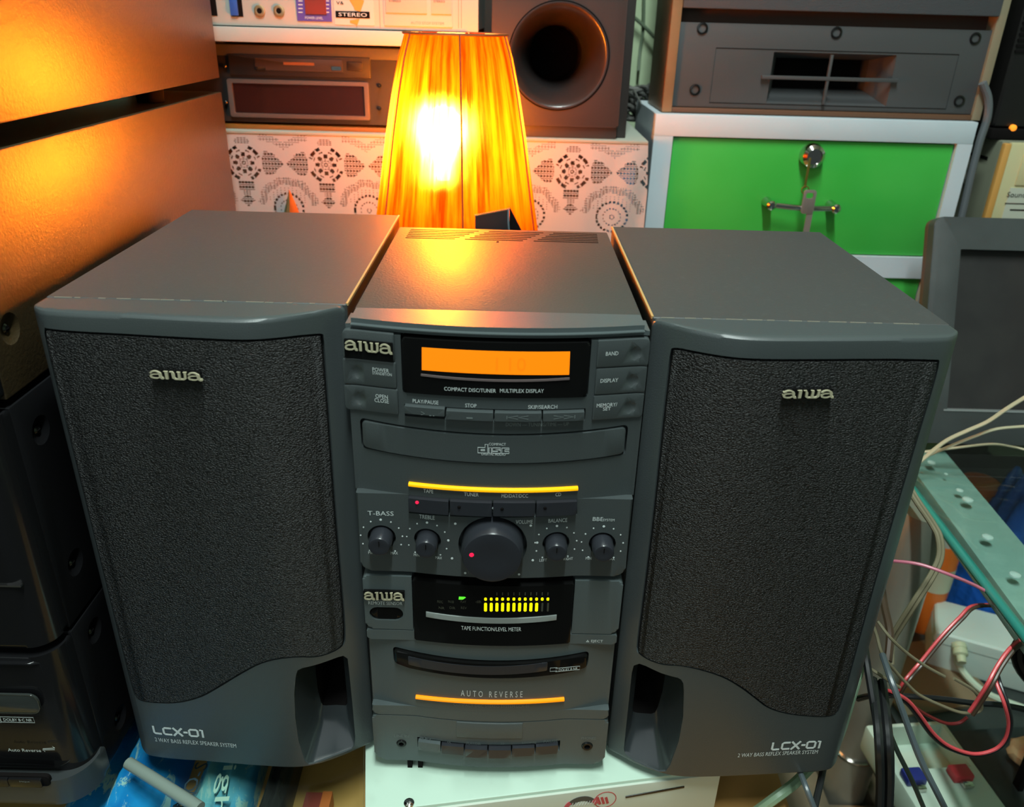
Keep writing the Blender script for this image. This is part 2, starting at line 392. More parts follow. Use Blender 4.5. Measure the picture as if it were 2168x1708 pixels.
# disc tray
bm = prism(tr, -0.0012, .005, .0008, 2); bend(bm, Fu, .006, ylim=.0045)
TR = link('disc_tray', bm, M['plastic'], ST)
Ft = lambda x: Fu(x)-.0013
label_text('COMPACT', 1053, 940, 36, 5.5, Ft, TR, lift=.0002); label_text('DIGITAL AUDIO', 1045, 961, 51, 5.5, Ft, TR, lift=.0002)
g = bmesh.new(); W = .00042
def loop(pts, c=True): stroke(g, pts, W, ext=.0001, closed=c)
loop([(-.0095, -.003), (-.0095, .0008), (-.0052, .0008), (-.0052, .0030), (-.0035, .0030), (-.0035, -.003)]); loop([(-.0077, -.0014), (-.0077, -.0006), (-.0053, -.0006), (-.0053, -.0014)])
loop([(-.0028, -.003), (-.0028, .0008), (-.0012, .0008), (-.0012, -.003)]); loop([(-.0006, -.0030), (-.0006, -.0015), (.0026, -.0015), (.0026, -.0017), (-.0006, -.0017), (-.0006, .0008), (.0042, .0008), (.0042, -.0004), (.0012, -.0004), (.0042, -.0008), (.0042, -.003)])
loop([(.0094, -.003), (.0050, -.003), (.0050, .0008), (.0094, .0008), (.0094, -.0004), (.0068, -.0004), (.0068, -.0016), (.0094, -.0016)])
p = on(1045, 951, Ft); xform(g, Matrix.Translation((p.x, -.0014, p.z+.0003))); bend(g, Fu, .01); link('disc_logo', g, M['print'], TR, smooth=False)
# accent bars
def bar(l, y0, c, y1, r_, F, m, hh):
    a = on(l, y0, F); b = on(r_, y1, F); mid = on((l+r_)/2, c, F)
    pts = []
    for i in range(25):
        t = i/24; x = a.x+(b.x-a.x)*t; z = a.z+(b.z-a.z)*t+(mid.z-(a.z+b.z)/2)*4*t*(1-t); pts.append((x, F(x)-.0006, z))
    return link('accent_bar', tube(pts, hh, 10, smooth=False), M[m], ST)
bar(866, 1023, 1036, 1032, 1223, Fu, 'yellow', .0016)
# ---- amplifier panel
r0 = prect(864, 1050, 1223, 1090, Fm)
KN = [(808, 1137, .0092), (905, 1143, .0088), (1043, 1155, .0222), (1177, 1150, .0088), (1275, 1151, .0088)]
cut = [prism([(on(865, 1048, Fm).x, on(865, 1086, Fm).z), (on(1222, 1086, Fm).x, on(1222, 1089, Fm).z), (on(1222, 1050, Fm).x, on(1222, 1052, Fm).z), (on(865, 1050, Fm).x, on(865, 1046, Fm).z)], -.02, .006)]
for px, py, rr in KN:
    p = on(px, py, Fm); c = lathe([(rr, -.008), (rr, .02)], 40, '-Y', (p.x, 0, p.z)); cut.append(c)
plate(XL+.001, XR-.001, Z['p2b'], Z['ledge1'], Fm, r=.004, bev=.0014, cutters=cut, name='amplifier_panel', rs=(.007, .007, .0, .0), skip=Z['ledge1']-1e-5)
xs = [865, 952, 1043, 1134, 1222]
for i in range(4):
    x0 = on(xs[i]+1.5, 1068, Fm).x; x1 = on(xs[i+1]-1.5, 1068, Fm).x; zc = on((xs[i]+xs[i+1])/2, 1069+(-4, 1, 2, 1)[i], Fm).z
    bm = prism(rrect(x0, x1, zc-.0052, zc+.0047, .0004), -0.0040, .005, .0009, 2); bend(bm, Fm, .006, ylim=.003)
    b = link('source_key', bm, M['knob'], ST)
    p = on((883, 972, 1063, 1154)[i], (1063, 1073, 1077, 1075)[i], lambda x: Fm(x)-.004)
    link('indicator', xform(lathe([(.0011, .0), (.0011, .0003), (.0006, .0006)], 12, '-Y'), Matrix.Translation((p.x, p.y-.0001, p.z))), M['led_red' if i == 0 else 'gap'], b)
for s, px, py, wd in (('TAPE', 907, 1039, 21), ('TUNER', 998, 1046, 31), ('MD/DAT/DCC', 1090, 1049, 56), ('CD', 1182, 1046, 12)): label_text(s, px, py, wd, 7.5, Fm, ST)
for s, px, py, wd, h in (('T-BASS', 806, 1086, 55, 9), ('TREBLE', 904, 1094, 33, 8), ('VOLUME', 1110, 1104, 36, 8), ('BALANCE', 1181, 1101, 40, 8), ('BBE', 1266, 1098, 22, 8), ('SYSTEM', 1289, 1100, 24, 5),
        ('MIN', 786, 1169, 12, 5.5), ('MAX', 835, 1170, 15, 5.5), ('MIN', 882, 1174, 12, 5.5), ('MAX', 929, 1180, 14, 5.5), ('LEFT', 1150, 1185, 16, 5.5), ('RIGHT', 1203, 1182, 20, 5.5), ('MIN', 1246, 1181, 12, 5.5), ('MAX', 1294, 1182, 15, 5.5), ('MIN', 998, 1211, 13, 5), ('MAX', 1081, 1213, 14, 5)):
    label_text(s, px, py, wd, h, Fm, ST, m='print' if py < 1200 else 'printdim')
NM = ['bass_knob', 'treble_knob', 'volume_knob', 'balance_knob', 'tone_knob']
for i, (px, py, rr) in enumerate(KN):
    p = on(px, py, Fm); F = Fm(p.x); big = i == 2
    r1 = .0202 if big else rr-.0016; r2 = .0185 if big else rr-.0026; h = .0135 if big else .0112
    prof = [(r1, -.012), (r1*.985, h*.5), (r2+.0004, h-.0012), (r2-.0002, h-.0002), (r2-.0010, h), (r2*.5, h-.0002 if not big else h-.0006), (.0001, h-.0003 if not big else h-.0008)]
    k = link(NM[i], lathe(prof, 48, '-Y', (p.x, F, p.z)), M['knob'], ST, ang=40)
    if big:
        q = on(998, 1175, lambda x: F-h); link('pointer_light', lathe([(.0016, 0), (.0016, .0003), (.0008, .0006)], 12, '-Y', (q.x, F-h+.0006, q.z)), M['led_red'], k)
    else: link('pointer', box(p.x-.0003, p.x+.0003, F-h-.0002, F-h+.001, p.z+.0008, p.z+.0045), M['gap'], k)
    n = 11; R = .0288 if big else .0136
    g = []
    for j in range(n):
        a = math.radians(232-284*j/(n-1)); x = p.x+R*math.cos(a); z = p.z+R*math.sin(a)*1.0; s = .00085 if (big or j == 5) else .00055
        g.append(lathe([(s, 0), (s*.9, .0002)], 8, '-Y', (x, Fm(x)-.00005, z)))
    link('scale_dots', merge(*g), M['print'], ST, smooth=False)
# ---- tape display section
P3T, P3B = Z['p3t'], Z['seam3']+.0004
x0, x1 = on(876, 1290, Fm).x, on(1211, 1290, Fm).x
c1 = prism(rrect(x0-.0008, x1+.0008, P3B-.002, P3T+.01, .001), -.02, .008)
p = on(818, 1299, Fm); c2 = prism(rrect(p.x-.0115, p.x+.0115, p.z-.0056, p.z+.0056, .0055), -.02, .004)
plate(XL+.0015, XR-.0015, P3B, P3T, Fm, r=.004, bev=.002, cutters=[c1, c2], m='plastic2', name='tape_display_panel', rs=(.005, .005, .003, .003))
bm = prism(rrect(p.x-.0112, p.x+.0112, p.z-.0053, p.z+.0053, .0052), .001, .006, .0008, 2); bend(bm, Fm, .006); SN = link('remote_sensor', bm, M['smoke'], ST)
label_text('REMOTE SENSOR', 816, 1276, 72, 6.5, Fm, ST)
badge(814, 1257, 84, 19, Fm, ST, 0.0068, ext=.0006)
bm = prism(rrect(x0, x1, Z['ledge3']+.0022, P3T-.0012, .001), -.0018, .006, .0014, 3); bend(bm, Fm, .006, ylim=.005)
D2 = link('level_meter_window', bm, M['smoke'], ST)
F2 = lambda x: Fm(x)-.0019
a = on(902, 1298, F2); b = on(1178, 1312, F2)
bm = prism(smile(a.x, b.x, on(1040, 1318, F2).z+.0018, on(902, 1294, F2).z, .0018, .0002), -.0027, -.001, .0003); bend(bm, Fm, .006); link('meter_ledge', bm, mat('pale_grey_plastic', (.26, .29, .28), .35), D2)
label_text('TAPE FUNCTION/LEVEL METER', 1040, 1331, 127, 8, F2, D2)
p0 = on(978, 1266, F2)
bm = prism([(p0.x-.0022, p0.z-.0012), (p0.x+.0006, p0.z-.0010), (p0.x+.0026, p0.z+.0008), (p0.x+.0018, p0.z+.0012), (p0.x-.0020, p0.z+.0010)], -.0021, -.001); bend(bm, Fm, .02); link('direction_light', bm, M['led_green'], D2, smooth=False)
for j in range(12):
    px = 1028+12*j; q = on(px, 1268, F2); link('level_dot', prism(rrect(q.x-.0009, q.x+.0009, q.z-.0012, q.z+.0012, .0008, 4), F2(q.x)-.0002, F2(q.x)+.001), M['led_yellow'], D2, smooth=False)
    q = on(px, 1285, F2); s = .0010 if j < 10 else .0006
    link('level_bar', prism(rrect(q.x-s, q.x+s, q.z-.0036, q.z+.0036, s*.9, 4), F2(q.x)-.0002, F2(q.x)+.001), M['led_yellow' if j < 10 else 'seg_off'], D2, smooth=False)
for j in range(10):
    q = on(1052+12*j, 1257, F2); link('scale_number', box(q.x-.0003, q.x+.0003, F2(q.x)-.0001, F2(q.x)+.001, q.z-.0012, q.z+.0012), M['seg_off'], D2, smooth=False)
for j, (s, px, py) in enumerate((('REC', 932, 1273), ('PAUSE', 955, 1273), ('PLAY', 981, 1273), ('dB', 1013, 1273), ('NR', 935, 1286), ('DIR', 958, 1286), ('REV', 982, 1286))): label_text(s, px, py, 12, 5, F2, D2, m='seg_off')
# ---- cassette door section
plate(XL+.002, XR-.002, Z['ledge3'], Z['seam3']-.0004, Fm, r=.002, bev=.0012, m='plastic2', name='eject_ledge', rs=(.002, .002, .001, .001))
label_text('EJECT', 1264, 1357, 25, 6.5, Fm, ST); q = on(1244, 1357, Fm)
g = bmesh.new(); stroke(g, [(-.0008, -.0004), (0, .0010), (.0008, -.0004)], .0007, ext=.0001, closed=True); xform(g, Matrix.Translation((q.x, Fm(q.x)-.0002, q.z))); link('eject_symbol', g, M['print'], ST, smooth=False)
s0 = (on(836, 1402, Fu).x, on(1242, 1408, Fu).x, on(1045, 1424, Fu).z+.002, on(1045, 1398, Fu).z+.0035)
so = smile(s0[0], s0[1], s0[2], s0[3], .0042, .0028); soc = smile(s0[0], s0[1], s0[2], s0[3], .0042, .0028, grow=.0008)
FL = lambda x: Fu(x)-.0012*0
plate(XL+.002, XR-.002, Z['ledge4']-.002, Z['ledge3']+.0002, Fu, r=.001, bev=.0006, cutters=[prism(soc, -.02, .010)], m='plastic2', name='cassette_panel')
bm = prism(so, -.0030, .012, .0022, 3); bend(bm, Fu, .006, ylim=.010); SL = link('cassette_slot', bm, M['smoke'], ST)
a, b = on(866, 1410, Fu).x, on(1158, 1415, Fu).x
bm = prism(smile(a, b, s0[2]+.0022, s0[3]-.0030, .0030, .0008), -.0034, -.001, .0003); bend(bm, Fu, .006); link('slot_flap', bm, M['knob'], SL)
label_text('DOLBY B NR', 1203, 1416, 40, 5, lambda x: Fu(x)-.0031, SL)
for wdt, cx in ((46, 1202), (13, 1172)):
    q = on(cx, 1416+(cx < 1190), lambda x: Fu(x)-.0032); g = bmesh.new(); k = .000375*wdt/2
    stroke(g, [(q.x-k, q.z-.0016), (q.x+k, q.z-.0016), (q.x+k, q.z+.0016), (q.x-k, q.z+.0016)], .00025, closed=True, ext=.0001)
    for v in g.verts: v.co.y += Fu(v.co.x)-.0032
    link('logo_frame', g, M['print'], SL, smooth=False)
label_text('AUTO REVERSE', 1041, 1469, 131, 12, Fu, ST, m='print', space=1.7)
bar(881, 1473, 1484, 1478, 1194, Fu, 'orange', .0017)
label_text('COMPACT DISC STEREO SYSTEM LCX-01', 1040, 1494, 160, 6, Fu, ST, m='printdim')
plate(XL+.002, XR-.002, Z['seam4']+.0004, Z['ledge4'], Fm, r=.002, bev=.0012, m='plastic2', name='cassette_ledge', rs=(.004, .004, 0, 0), skip=Z['ledge4']-1e-5)
# ---- tape key section
B0 = .0015
xb0, xb1 = on(884, 1570, Fm).x, on(1186, 1570, Fm).x
zt = on(1035, 1581, Fm).z; 
krow = smile(xb0, xb1, zt-.0068, zt+.0040, .0015, .0004)
xc0, xc1 = on(966, 1540, Fm).x, on(1107, 1540, Fm).x; zc1 = Z['seam4']+.01; zc0 = on(1036, 1562, Fm).z
cut = [prism(krow, -.02, .008)]
J = [(850, 1573, .0038), (1243, 1579, .0044)]
for px, py, rr in J:
    p = on(px, py, Fm); cut.append(lathe([(rr, -.006), (rr, .02)], 24, '-Y', (p.x, 0, p.z)))
P5T = Z['seam4']-.0004
plate(XL+.0015, XR-.0015, B0, P5T, Fm, r=.004, bev=.002, cutters=cut, m='plastic2', name='tape_key_panel', rs=(.008, .008, .003, .003))
bm = prism(rrect(xc0, xc1, zc0, P5T-.0006, .0008, 3), -.0008, .003, .0007, 2); bend(bm, Fm, .006); link('centre_flap', bm, M['plastic2'], ST)
for j in range(6):
    a = xb0+.0008+(xb1-xb0-.0016)*j/6; b = xb0+.0008+(xb1-xb0-.0016)*(j+1)/6-.0008; zc = zt-.0010-.0030*(1-((a+b)/2/.055)**2)*.5
    bm = prism(rrect(a, b, zc-.0045, zc+.0040, .0004), -.0042 if j in (2, 3) else -.003, .006, .0008, 2); bend(bm, Fm, .01, ylim=.003); k = link('tape_key', bm, M['plastic2' if j < 1 else 'knob'], ST)
for s, px, py in (('REC', 905, 1563), ('<<', 951, 1570), ('PLAY/DIR', 1003, 1573), ('>>', 1064, 1573), ('STOP/EJ', 1120, 1572), ('PAUSE', 1166, 1568), ('LINE IN', 850, 1557), ('PHONES', 1246, 1562)):
    label_text(s, px, py, 8 if s in ('<<', '>>') else 30, 5, Fm, ST, m='printdim')
for (px, py, rr), nm in zip(J, ('line_jack', 'headphone_jack')):
    p = on(px, py, Fm); F = Fm(p.x)
    link(nm, lathe([(rr*.95, -.006), (rr*.95, .0002), (rr*.8, .0010), (rr*.5, .0010), (rr*.45, -.004), (.0001, -.0045)], 24, '-Y', (p.x, F, p.z)), M['glossblack'], ST)
for px in (868, 890): 
    p = at(px, 1615, 2, -.004); link('foot', box(p.x-.0018, p.x+.0018, p.y-.001, p.y+.003, -.0078, .0035), M['gap'], ST)
for sx in (-.07, .07):
    for y in (.03, .2): link('foot', lathe([(.006, -.0078), (.007, .0045)], 16, loc=(sx, y, 0)), M['gap'], ST)
# ================================================================== the two speakers
def curve1d(P):
    P = sorted(P)
    def f(x):
        if x <= P[0][0]: return P[0][1]
        if x >= P[-1][0]: return P[-1][1]
        for i in range(len(P)-1):
            if x <= P[i+1][0]:
                x0, y0 = P[i]; x1, y1 = P[i+1]; h = x1-x0; t = (x-x0)/h
                m0 = (y1-P[i-1][1])/(x1-P[i-1][0]) if i else (y1-y0)/h
                m1 = (P[i+2][1]-y0)/(P[i+2][0]-x0) if i+2 < len(P) else (y1-y0)/h
                return (2*t**3-3*t*t+1)*y0+(t**3-2*t*t+t)*h*m0+(-2*t**3+3*t*t)*y1+(t**3-t*t)*h*m1
    return f
def grille_mat():
    m = mat('grille_cloth', (0.020, 0.020, 0.021), 0.5, spec=0.28); nt = m.node_tree; b = nt.nodes['Principled BSDF']
    tc = nt.nodes.new('ShaderNodeTexCoord'); mp = nt.nodes.new('ShaderNodeMapping'); mp.inputs['Scale'].default_value = (1.0, 1.0, 1.9)
    v = nt.nodes.new('ShaderNodeTexVoronoi'); v.inputs['Scale'].default_value = 680; v.feature = 'SMOOTH_F1'; v.inputs['Smoothness'].default_value = 0.5
    n = nt.nodes.new('ShaderNodeTexNoise'); n.inputs['Scale'].default_value = 900; n.inputs['Detail'].default_value = 2
    ad = nt.nodes.new('ShaderNodeMath'); ad.operation = 'MULTIPLY_ADD'; ad.inputs[1].default_value = -1.0
    bp = nt.nodes.new('ShaderNodeBump'); bp.inputs['Strength'].default_value = 1.0; bp.inputs['Distance'].default_value = 0.0016
    cr = nt.nodes.new('ShaderNodeMapRange'); cr.inputs['From Min'].default_value = 0.15; cr.inputs['From Max'].default_value = 0.75; cr.inputs['To Min'].default_value = 1; cr.inputs['To Max'].default_value = 0
    mx = nt.nodes.new('ShaderNodeMix'); mx.data_type = 'RGBA'; mx.inputs[6].default_value = (0.004, 0.004, 0.004, 1); mx.inputs[7].default_value = (0.025, 0.026, 0.027, 1)
    L = nt.links.new
    L(tc.outputs['Object'], mp.inputs[0]); L(mp.outputs[0], v.inputs['Vector']); L(mp.outputs[0], n.inputs['Vector'])
    L(v.outputs['Distance'], ad.inputs[0]); L(n.outputs['Fac'], ad.inputs[2]); L(ad.outputs[0], bp.inputs['Height']); L(bp.outputs[0], b.inputs['Normal'])
    L(v.outputs['Distance'], cr.inputs['Value']); L(cr.outputs[0], mx.inputs[0]); L(mx.outputs[2], b.inputs['Base Color'])
    return m
M['grille'] = grille_mat()
M['portplastic'] = mat('port_plastic_satin', (.024, .030, .033), .26)
def tech_letters(w, h):
    bm = bmesh.new(); t = .2; S = lambda p, x: stroke(bm, [(a+x, b) for a, b in p], t, ext=.00015)
    S([(.02, 1), (0.02, .2), (.12, .1), (.75, .1)], .08)
    S([(.8, .9), (.15, .9), (.02, .78), (.02, .22), (.15, .1), (.8, .1)], 1.05)
    S([(.0, 1), (.85, 0)], 2.0); S([(.85, 1), (.0, 0)], 2.0)
    S([(0, .5), (.4, .5)], 2.98)
    stroke(bm, [(3.67, .9), (4.23, .9), (4.35, .78), (4.35, .22), (4.23, .1), (3.67, .1), (3.55, .22), (3.55, .78)], t, closed=True, ext=.00015)
    S([(0, .9), (.26, .9), (.26, 0)], 4.55)
    for v in bm.verts: v.co = Vector(((v.co.x-2.45)/4.9*w, v.co.y, (v.co.z-.5)*h))
    return bm
def speaker(x0, x1, ztop, yseam, yback, plan, gpx, ppx, bdg, lcx, sub, label, inner):
    F = curve1d(plan)
    sp = empty('bookshelf_speaker', ((x0+x1)/2, .12, 0), label, 'speaker', 'black bookshelf speakers either side of the stereo')
    yb = yseam
    def bendl(bm, d=0.0):
        st = .003; x = math.ceil(min(v.co.x for v in bm.verts)/st)*st; xm = max(v.co.x for v in bm.verts); xn = min(v.co.x for v in bm.verts)
        while x < xm:
            if x > xn+1e-4 and x < xm-1e-4: bmesh.ops.bisect_plane(bm, geom=bm.verts[:]+bm.edges[:]+bm.faces[:], plane_co=(x, 0, 0), plane_no=(1, 0, 0), dist=1e-6)
            x += st
        for v in bm.verts:
            f = F(v.co.x); v.co.y = f+v.co.y*(yb-f)/yb if v.co.y > 0 else f+v.co.y
        return bm
    G = [on(px, py, F) for px, py in gpx]
    corner = [p for p in G]; gl = []
    gl = [(p.x, p.z) for p in G]
    for _ in range(2):                                       # cut the corners of the traced rim
        gl = [q for i in range(len(gl)) for q in ((gl[i][0]*.75+gl[(i+1) % len(gl)][0]*.25, gl[i][1]*.75+gl[(i+1) % len(gl)][1]*.25), (gl[i][0]*.25+gl[(i+1) % len(gl)][0]*.75, gl[i][1]*.25+gl[(i+1) % len(gl)][1]*.75))]
    def shrink(pl, d):
        out = []; n = len(pl); A = sum(pl[i][0]*pl[(i+1) % n][1]-pl[(i+1) % n][0]*pl[i][1] for i in range(n))
        sg = 1 if A > 0 else -1
        for i in range(n):
            a = Vector(pl[i-1]); b = Vector(pl[i]); c = Vector(pl[(i+1) % n]); n1 = (b-a).normalized(); n2 = (c-b).normalized()
            nn = (Vector((-n1.y, n1.x))+Vector((-n2.y, n2.x)))*sg
            k = nn.length
            nn = nn/k if k > .3 else Vector((-n1.y, n1.x))*sg
            out.append(tuple(b+nn*d/max(.6, k/2)))
        return out
    P = [on(px, py, F) for px, py in ppx]; pl = [(p.x, p.z) for p in P]
    wx0, wx1 = min(p[0] for p in plan), max(p[0] for p in plan)
    bm = prism(rrect(wx0, wx1, 0.0, ztop-.0003, .0042, 3, (.0042, .0042, .0042, .0042)), 0, yb, .0034, 4)
    bm = boolean(bm, [prism(gl, -.02, .007), prism(pl, -.02, .05)])
    link('baffle', bendl(bm), M['plastic'], sp)
    # grille
    gs = shrink(gl, .0016)
    bm = prism(gs, -.0006, .006, .0030, 3); bendl(bm); gr = link('grille', bm, M['grille'], sp, ang=60)
    # port pocket
    xc = sum(p[0] for p in pl)/len(pl); zt = max(p[1] for p in pl); zb = min(p[1] for p in pl)
    bm = bmesh.new(); rings = []
    s = shrink(pl, -.0002)
    xm = xc+(.003 if inner > 0 else -.003)
    lv = [(1, 1, None, 0, 0), (.955, .97, .003, 1, 0), (.66, .80, .014, 1, 0), (.62, .745, .0165, 1, 0), (.57, .66, .019, 1, 0), (.55, .645, .026, 1, 0), (.50, .60, .085, 1, 0)]
    for sx, sz, dy, _, _ in lv:
        ring = []
        for x, z in s:
            if dy is None: ring.append(bm.verts.new((x, F(x)+.0012, z)))
            else: ring.append(bm.verts.new((xm+(x-xm)*sx, F(xm)+dy+.002 if dy > .01 else F(xm+(x-xm)*sx)+dy+.001, zt-(zt-z)*sz-(.0010 if sx < 1 else 0))))
        rings.append(ring)
    n = len(s)
    bh = bmesh.new(); tail = [[bh.verts.new(v.co) for v in r_] for r_ in rings[4:]]; rings = rings[:5]
    for B_, R_ in ((bm, rings), (bh, tail)):
        for a, b in zip(R_, R_[1:]):
            for i in range(n): B_.faces.new((a[i], a[(i+1) % n], b[(i+1) % n], b[i]))
    bmesh.ops.delete(bm, geom=[v for v in bm.verts if not v.link_faces], context='VERTS')
    bh.faces.new(tail[-1])
    pt = link('bass_port', bm, M['portplastic'], sp, ang=50); link('port_tube', bh, M['gap'], pt, ang=50)  # deep end of the port coloured black to stand in for its shade
    # wooden body, hollow behind the port
    bm = box(x0, x1, yb, yback, 0.0, ztop, 0.0006, 1)
    bm = boolean(bm, [box(min(p[0] for p in pl)-.003, max(p[0] for p in pl)+.003, yb-.01, .12, .006, zt+.003)])
    link('cabinet', bm, M['vinyl'], sp)
    xi = x1 if inner > 0 else x0
    link('raw_edge', box(xi-.0007, xi+.0007, yb+.001, yback-.001, ztop-.0012, ztop+.0004), M['woodedge'], sp)
    link('seam_chips', merge(*[box(a, a+random.uniform(.002, .012), yb-.0003, yb+.0003, ztop-.0004, ztop+.00015) for a in [x0+.004+i*.0125+random.uniform(0, .003) for i in range(13)]]), mat('worn_vinyl_edge', (.22, .21, .17), .7), sp, smooth=False)
    for fx in (x0+.02, x1-.02):
        for fy in (yb+.012, yback-.03): link('foot', lathe([(.007, -.0078), (.008, .0004)], 14, loc=(fx, fy, 0)), M['gap'], sp)
    # badge and lettering
    Fg = lambda x: F(x)-.0006
    p = on(bdg[0], bdg[1], Fg); k = (p-CAM).dot(CF)/FPX
    bm = badge_bm(bdg[2]*k, bdg[3]*k*1.12)
    for v in bm.verts:
        if v.co.y > -.0005: v.co.y = .001
    xform(bm, Matrix.Translation((p.x, -.0034, p.z))); bend(bm, F, .01); bg = link('badge', bm, M['gold'], gr, ang=60)
    link('badge_back', bend(prism(rrect(p.x-.0145, p.x+.0145, p.z-.0032, p.z+.0028, .001), -.0033, .003), F, .01), M['smoke'], gr)
    p = on(lcx[0], lcx[1], F); k = (p-CAM).dot(CF)/FPX
    bm = tech_letters(lcx[2]*k, lcx[3]*k*1.35); xform(bm, Matrix.Translation((p.x, -.0002, p.z))); bend(bm, F, .01); link('lettering', bm, M['print'], sp, smooth=False)
    label_text('2 WAY BASS REFLEX SPEAKER SYSTEM', *sub, F, sp)
    return sp
LP = [(-.2690, .0095), (-.2665, .002), (-.2570, -.0055), (-.21, -.0095), (-.165, -.0125), (-.142, -.0125), (-.128, -.0088), (-.112, -.0008), (-.103, .0052), (-.096, .010), (-.0905, .0135)]
gL = [(88, 690), (108, 697), (600, 712), (682, 704), (686, 712), (700, 900), (712, 1080), (724, 1220), (734, 1352), (725, 1371), (677, 1392), (620, 1389), (560, 1400), (510, 1427), (463, 1456), (426, 1477), (380, 1489), (324, 1488), (294, 1483), (281, 1467), (235, 1280), (185, 1080), (135, 880)]
pL = [(623, 1470), (626, 1431), (630, 1419), (640, 1414), (679, 1404), (715, 1391), (727, 1388), (736, 1394), (739, 1419), (747, 1499), (752, 1559), (751, 1577), (745, 1585), (707, 1600), (665, 1616), (653, 1618), (645, 1610), (632, 1569), (625, 1519)]
speaker(-.2668, -.0896, .3576, .0167, .2515, LP, gL, pL, (376, 790, 112, 17), (377, 1549, 110, 17), (414, 1571, 176, 7),
        'black bookshelf speaker with cloth grille left of the stereo, beside the orange-lit stack', 1)
RP = [(.2705, .0115), (.268, .004), (.2585, -.0045), (.225, -.0085), (.165, -.0133), (.142, -.0133), (.128, -.0100), (.112, -.0025), (.104, .003), (.097, .008), (.0915, .0115)]
gR = [(1992, 768), (1984, 757), (1480, 744), (1424, 733), (1418, 745), (1400, 900), (1382, 1080), (1364, 1230), (1346, 1372), (1350, 1384), (1397, 1408), (1451, 1408), (1520, 1428), (1565, 1453), (1600, 1480), (1625, 1500), (1670, 1513), (1723, 1518), (1763, 1517), (1780, 1503), (1835, 1300), (1886, 1120), (1940, 940)]
_m = lambda x, y: (1280+x/5.025, 1340+y/5.025)
pR = [_m(*q) for q in ((845, 640), (840, 540), (815, 495), (780, 475), (600, 425), (440, 350), (370, 325), (310, 345), (290, 420), (260, 700), (220, 1080), (205, 1230), (220, 1290), (300, 1350), (440, 1420), (580, 1475), (650, 1470), (700, 1400), (790, 1150), (835, 900))]
speaker(.0915, .2680, .3552, .0145, .2405, RP, gR, pR, (1708, 829, 111, 17), (1685, 1577, 107, 17), (1647, 1594, 174, 7),
        'black bookshelf speaker with cloth grille right of the stereo, in front of the green drawers', -1)
# ================================================================== helpers for boxes standing on a plane y = Y
def fr(l, t, r, b, Y):
    cx, cy = (l+r)/2, (t+b)/2
    return at(l, cy, 1, Y).x, at(r, cy, 1, Y).x, at(cx, b, 1, Y).z, at(cx, t, 1, Y).z
def fbox(name, l, t, r, b, Y, dep, m, parent, out=0.0, bev=0.0, rr=0.0):
    x0, x1, z0, z1 = fr(l, t, r, b, Y)
    bm = prism(rrect(x0, x1, z0, z1, rr, 4), Y-out, Y-out+dep, bev) if rr or bev else box(x0, x1, Y-out, Y-out+dep, z0, z1)
    return link(name, bm, M[m] if isinstance(m, str) else m, parent)
def vprism(xy, z0, z1, bev=0.0, seg=2):
    bm = bmesh.new(); a = [bm.verts.new((x, y, z0)) for x, y in xy]; b = [bm.verts.new((x, y, z1)) for x, y in xy]
    n = len(a); f0 = bm.faces.new(a[::-1]); f1 = bm.faces.new(b)
    for i in range(n): bm.faces.new((a[i], a[(i+1) % n], b[(i+1) % n], b[i]))
    if bev: bmesh.ops.bevel(bm, geom=list(f0.edges)+list(f1.edges), offset=bev, segments=seg, affect='EDGES', profile=.6)
    return bm
def flat_text(s, px, py, wpx, hpx, Y, parent, m, name='lettering', rot=0):
    p = at(px, py, 1, Y); k = (p-CAM).dot(CF)/FPX
    bm = text_bm(s, wpx*k, hpx*k)
    if rot: xform(bm, Matrix.Rotation(rot, 4, 'Y'))
    return link(name, xform(bm, Matrix.Translation((p.x, Y-.0003, p.z))), m, parent, smooth=False)

# ================================================================== the room
M['wall'] = mat('pale_green_wall', (0.42, 0.52, 0.33), 0.8, bump=(60, .2, .002), var=(6, (0.36, 0.46, 0.30), .4, .7))
M['floor'] = mat('grey_floor', (0.06, 0.055, 0.05), 0.7, var=(8, (0.04, 0.037, 0.035), .4, .7))
M['ceil'] = mat('white_ceiling', (0.7, 0.72, 0.68), 0.9)
tag(link('floor', box(-1.5, 1.7, -1.6, .86, -.80, -.75), M['floor']), kind='structure')
tag(link('wall_back', box(-1.5, 1.7, .80, .86, -.75, 2.0), M['wall']), kind='structure')
tag(link('wall_left', box(-1.56, -1.5, -1.6, .86, -.75, 2.0), M['wall']), kind='structure')
tag(link('wall_right', box(1.7, 1.76, -1.6, .86, -.75, 2.0), M['wall']), kind='structure')
tag(link('ceiling', box(-1.56, 1.76, -1.6, .86, 2.0, 2.05), M['ceil']), kind='structure')

# ================================================================== what carries the stereo
A = Vector((-.0885, -.0443, -.008)); an = math.radians(9.4); UX = Vector((math.cos(an), math.sin(an), 0)); UY = Vector((-math.sin(an), math.cos(an), 0))
M['cream'] = mat('pale_green_white_enamel', (0.50, 0.66, 0.55), 0.42, var=(40, (0.44, 0.58, 0.48), .55, .8), bump=(300, .05, .0003))
M['creamfront'] = mat('white_front_plastic', (0.52, 0.58, 0.50), 0.5)
M['board'] = mat('brown_board', (0.50, 0.26, 0.075), 0.55, var=(14, (0.40, 0.20, 0.06), .4, .7))
DV = empty('white_player', tuple(A+UX*.13+UY*.15+Vector((0, 0, -.06))), 'white metal player lying flat under the stereo tower, slot and emblem on its front', 'player')
RM = Matrix.Translation(A) @ Matrix.Rotation(an, 4, 'Z')
def dv(name, bm, m, parent=DV): return link(name, xform(bm, RM), M[m] if isinstance(m, str) else m, parent)
dv('lid', box(0, .272, .002, .30, -.010, 0, .0015, 2), 'cream')
dv('body', box(.001, .271, .004, .30, -.052, -.0101), 'creamfront')
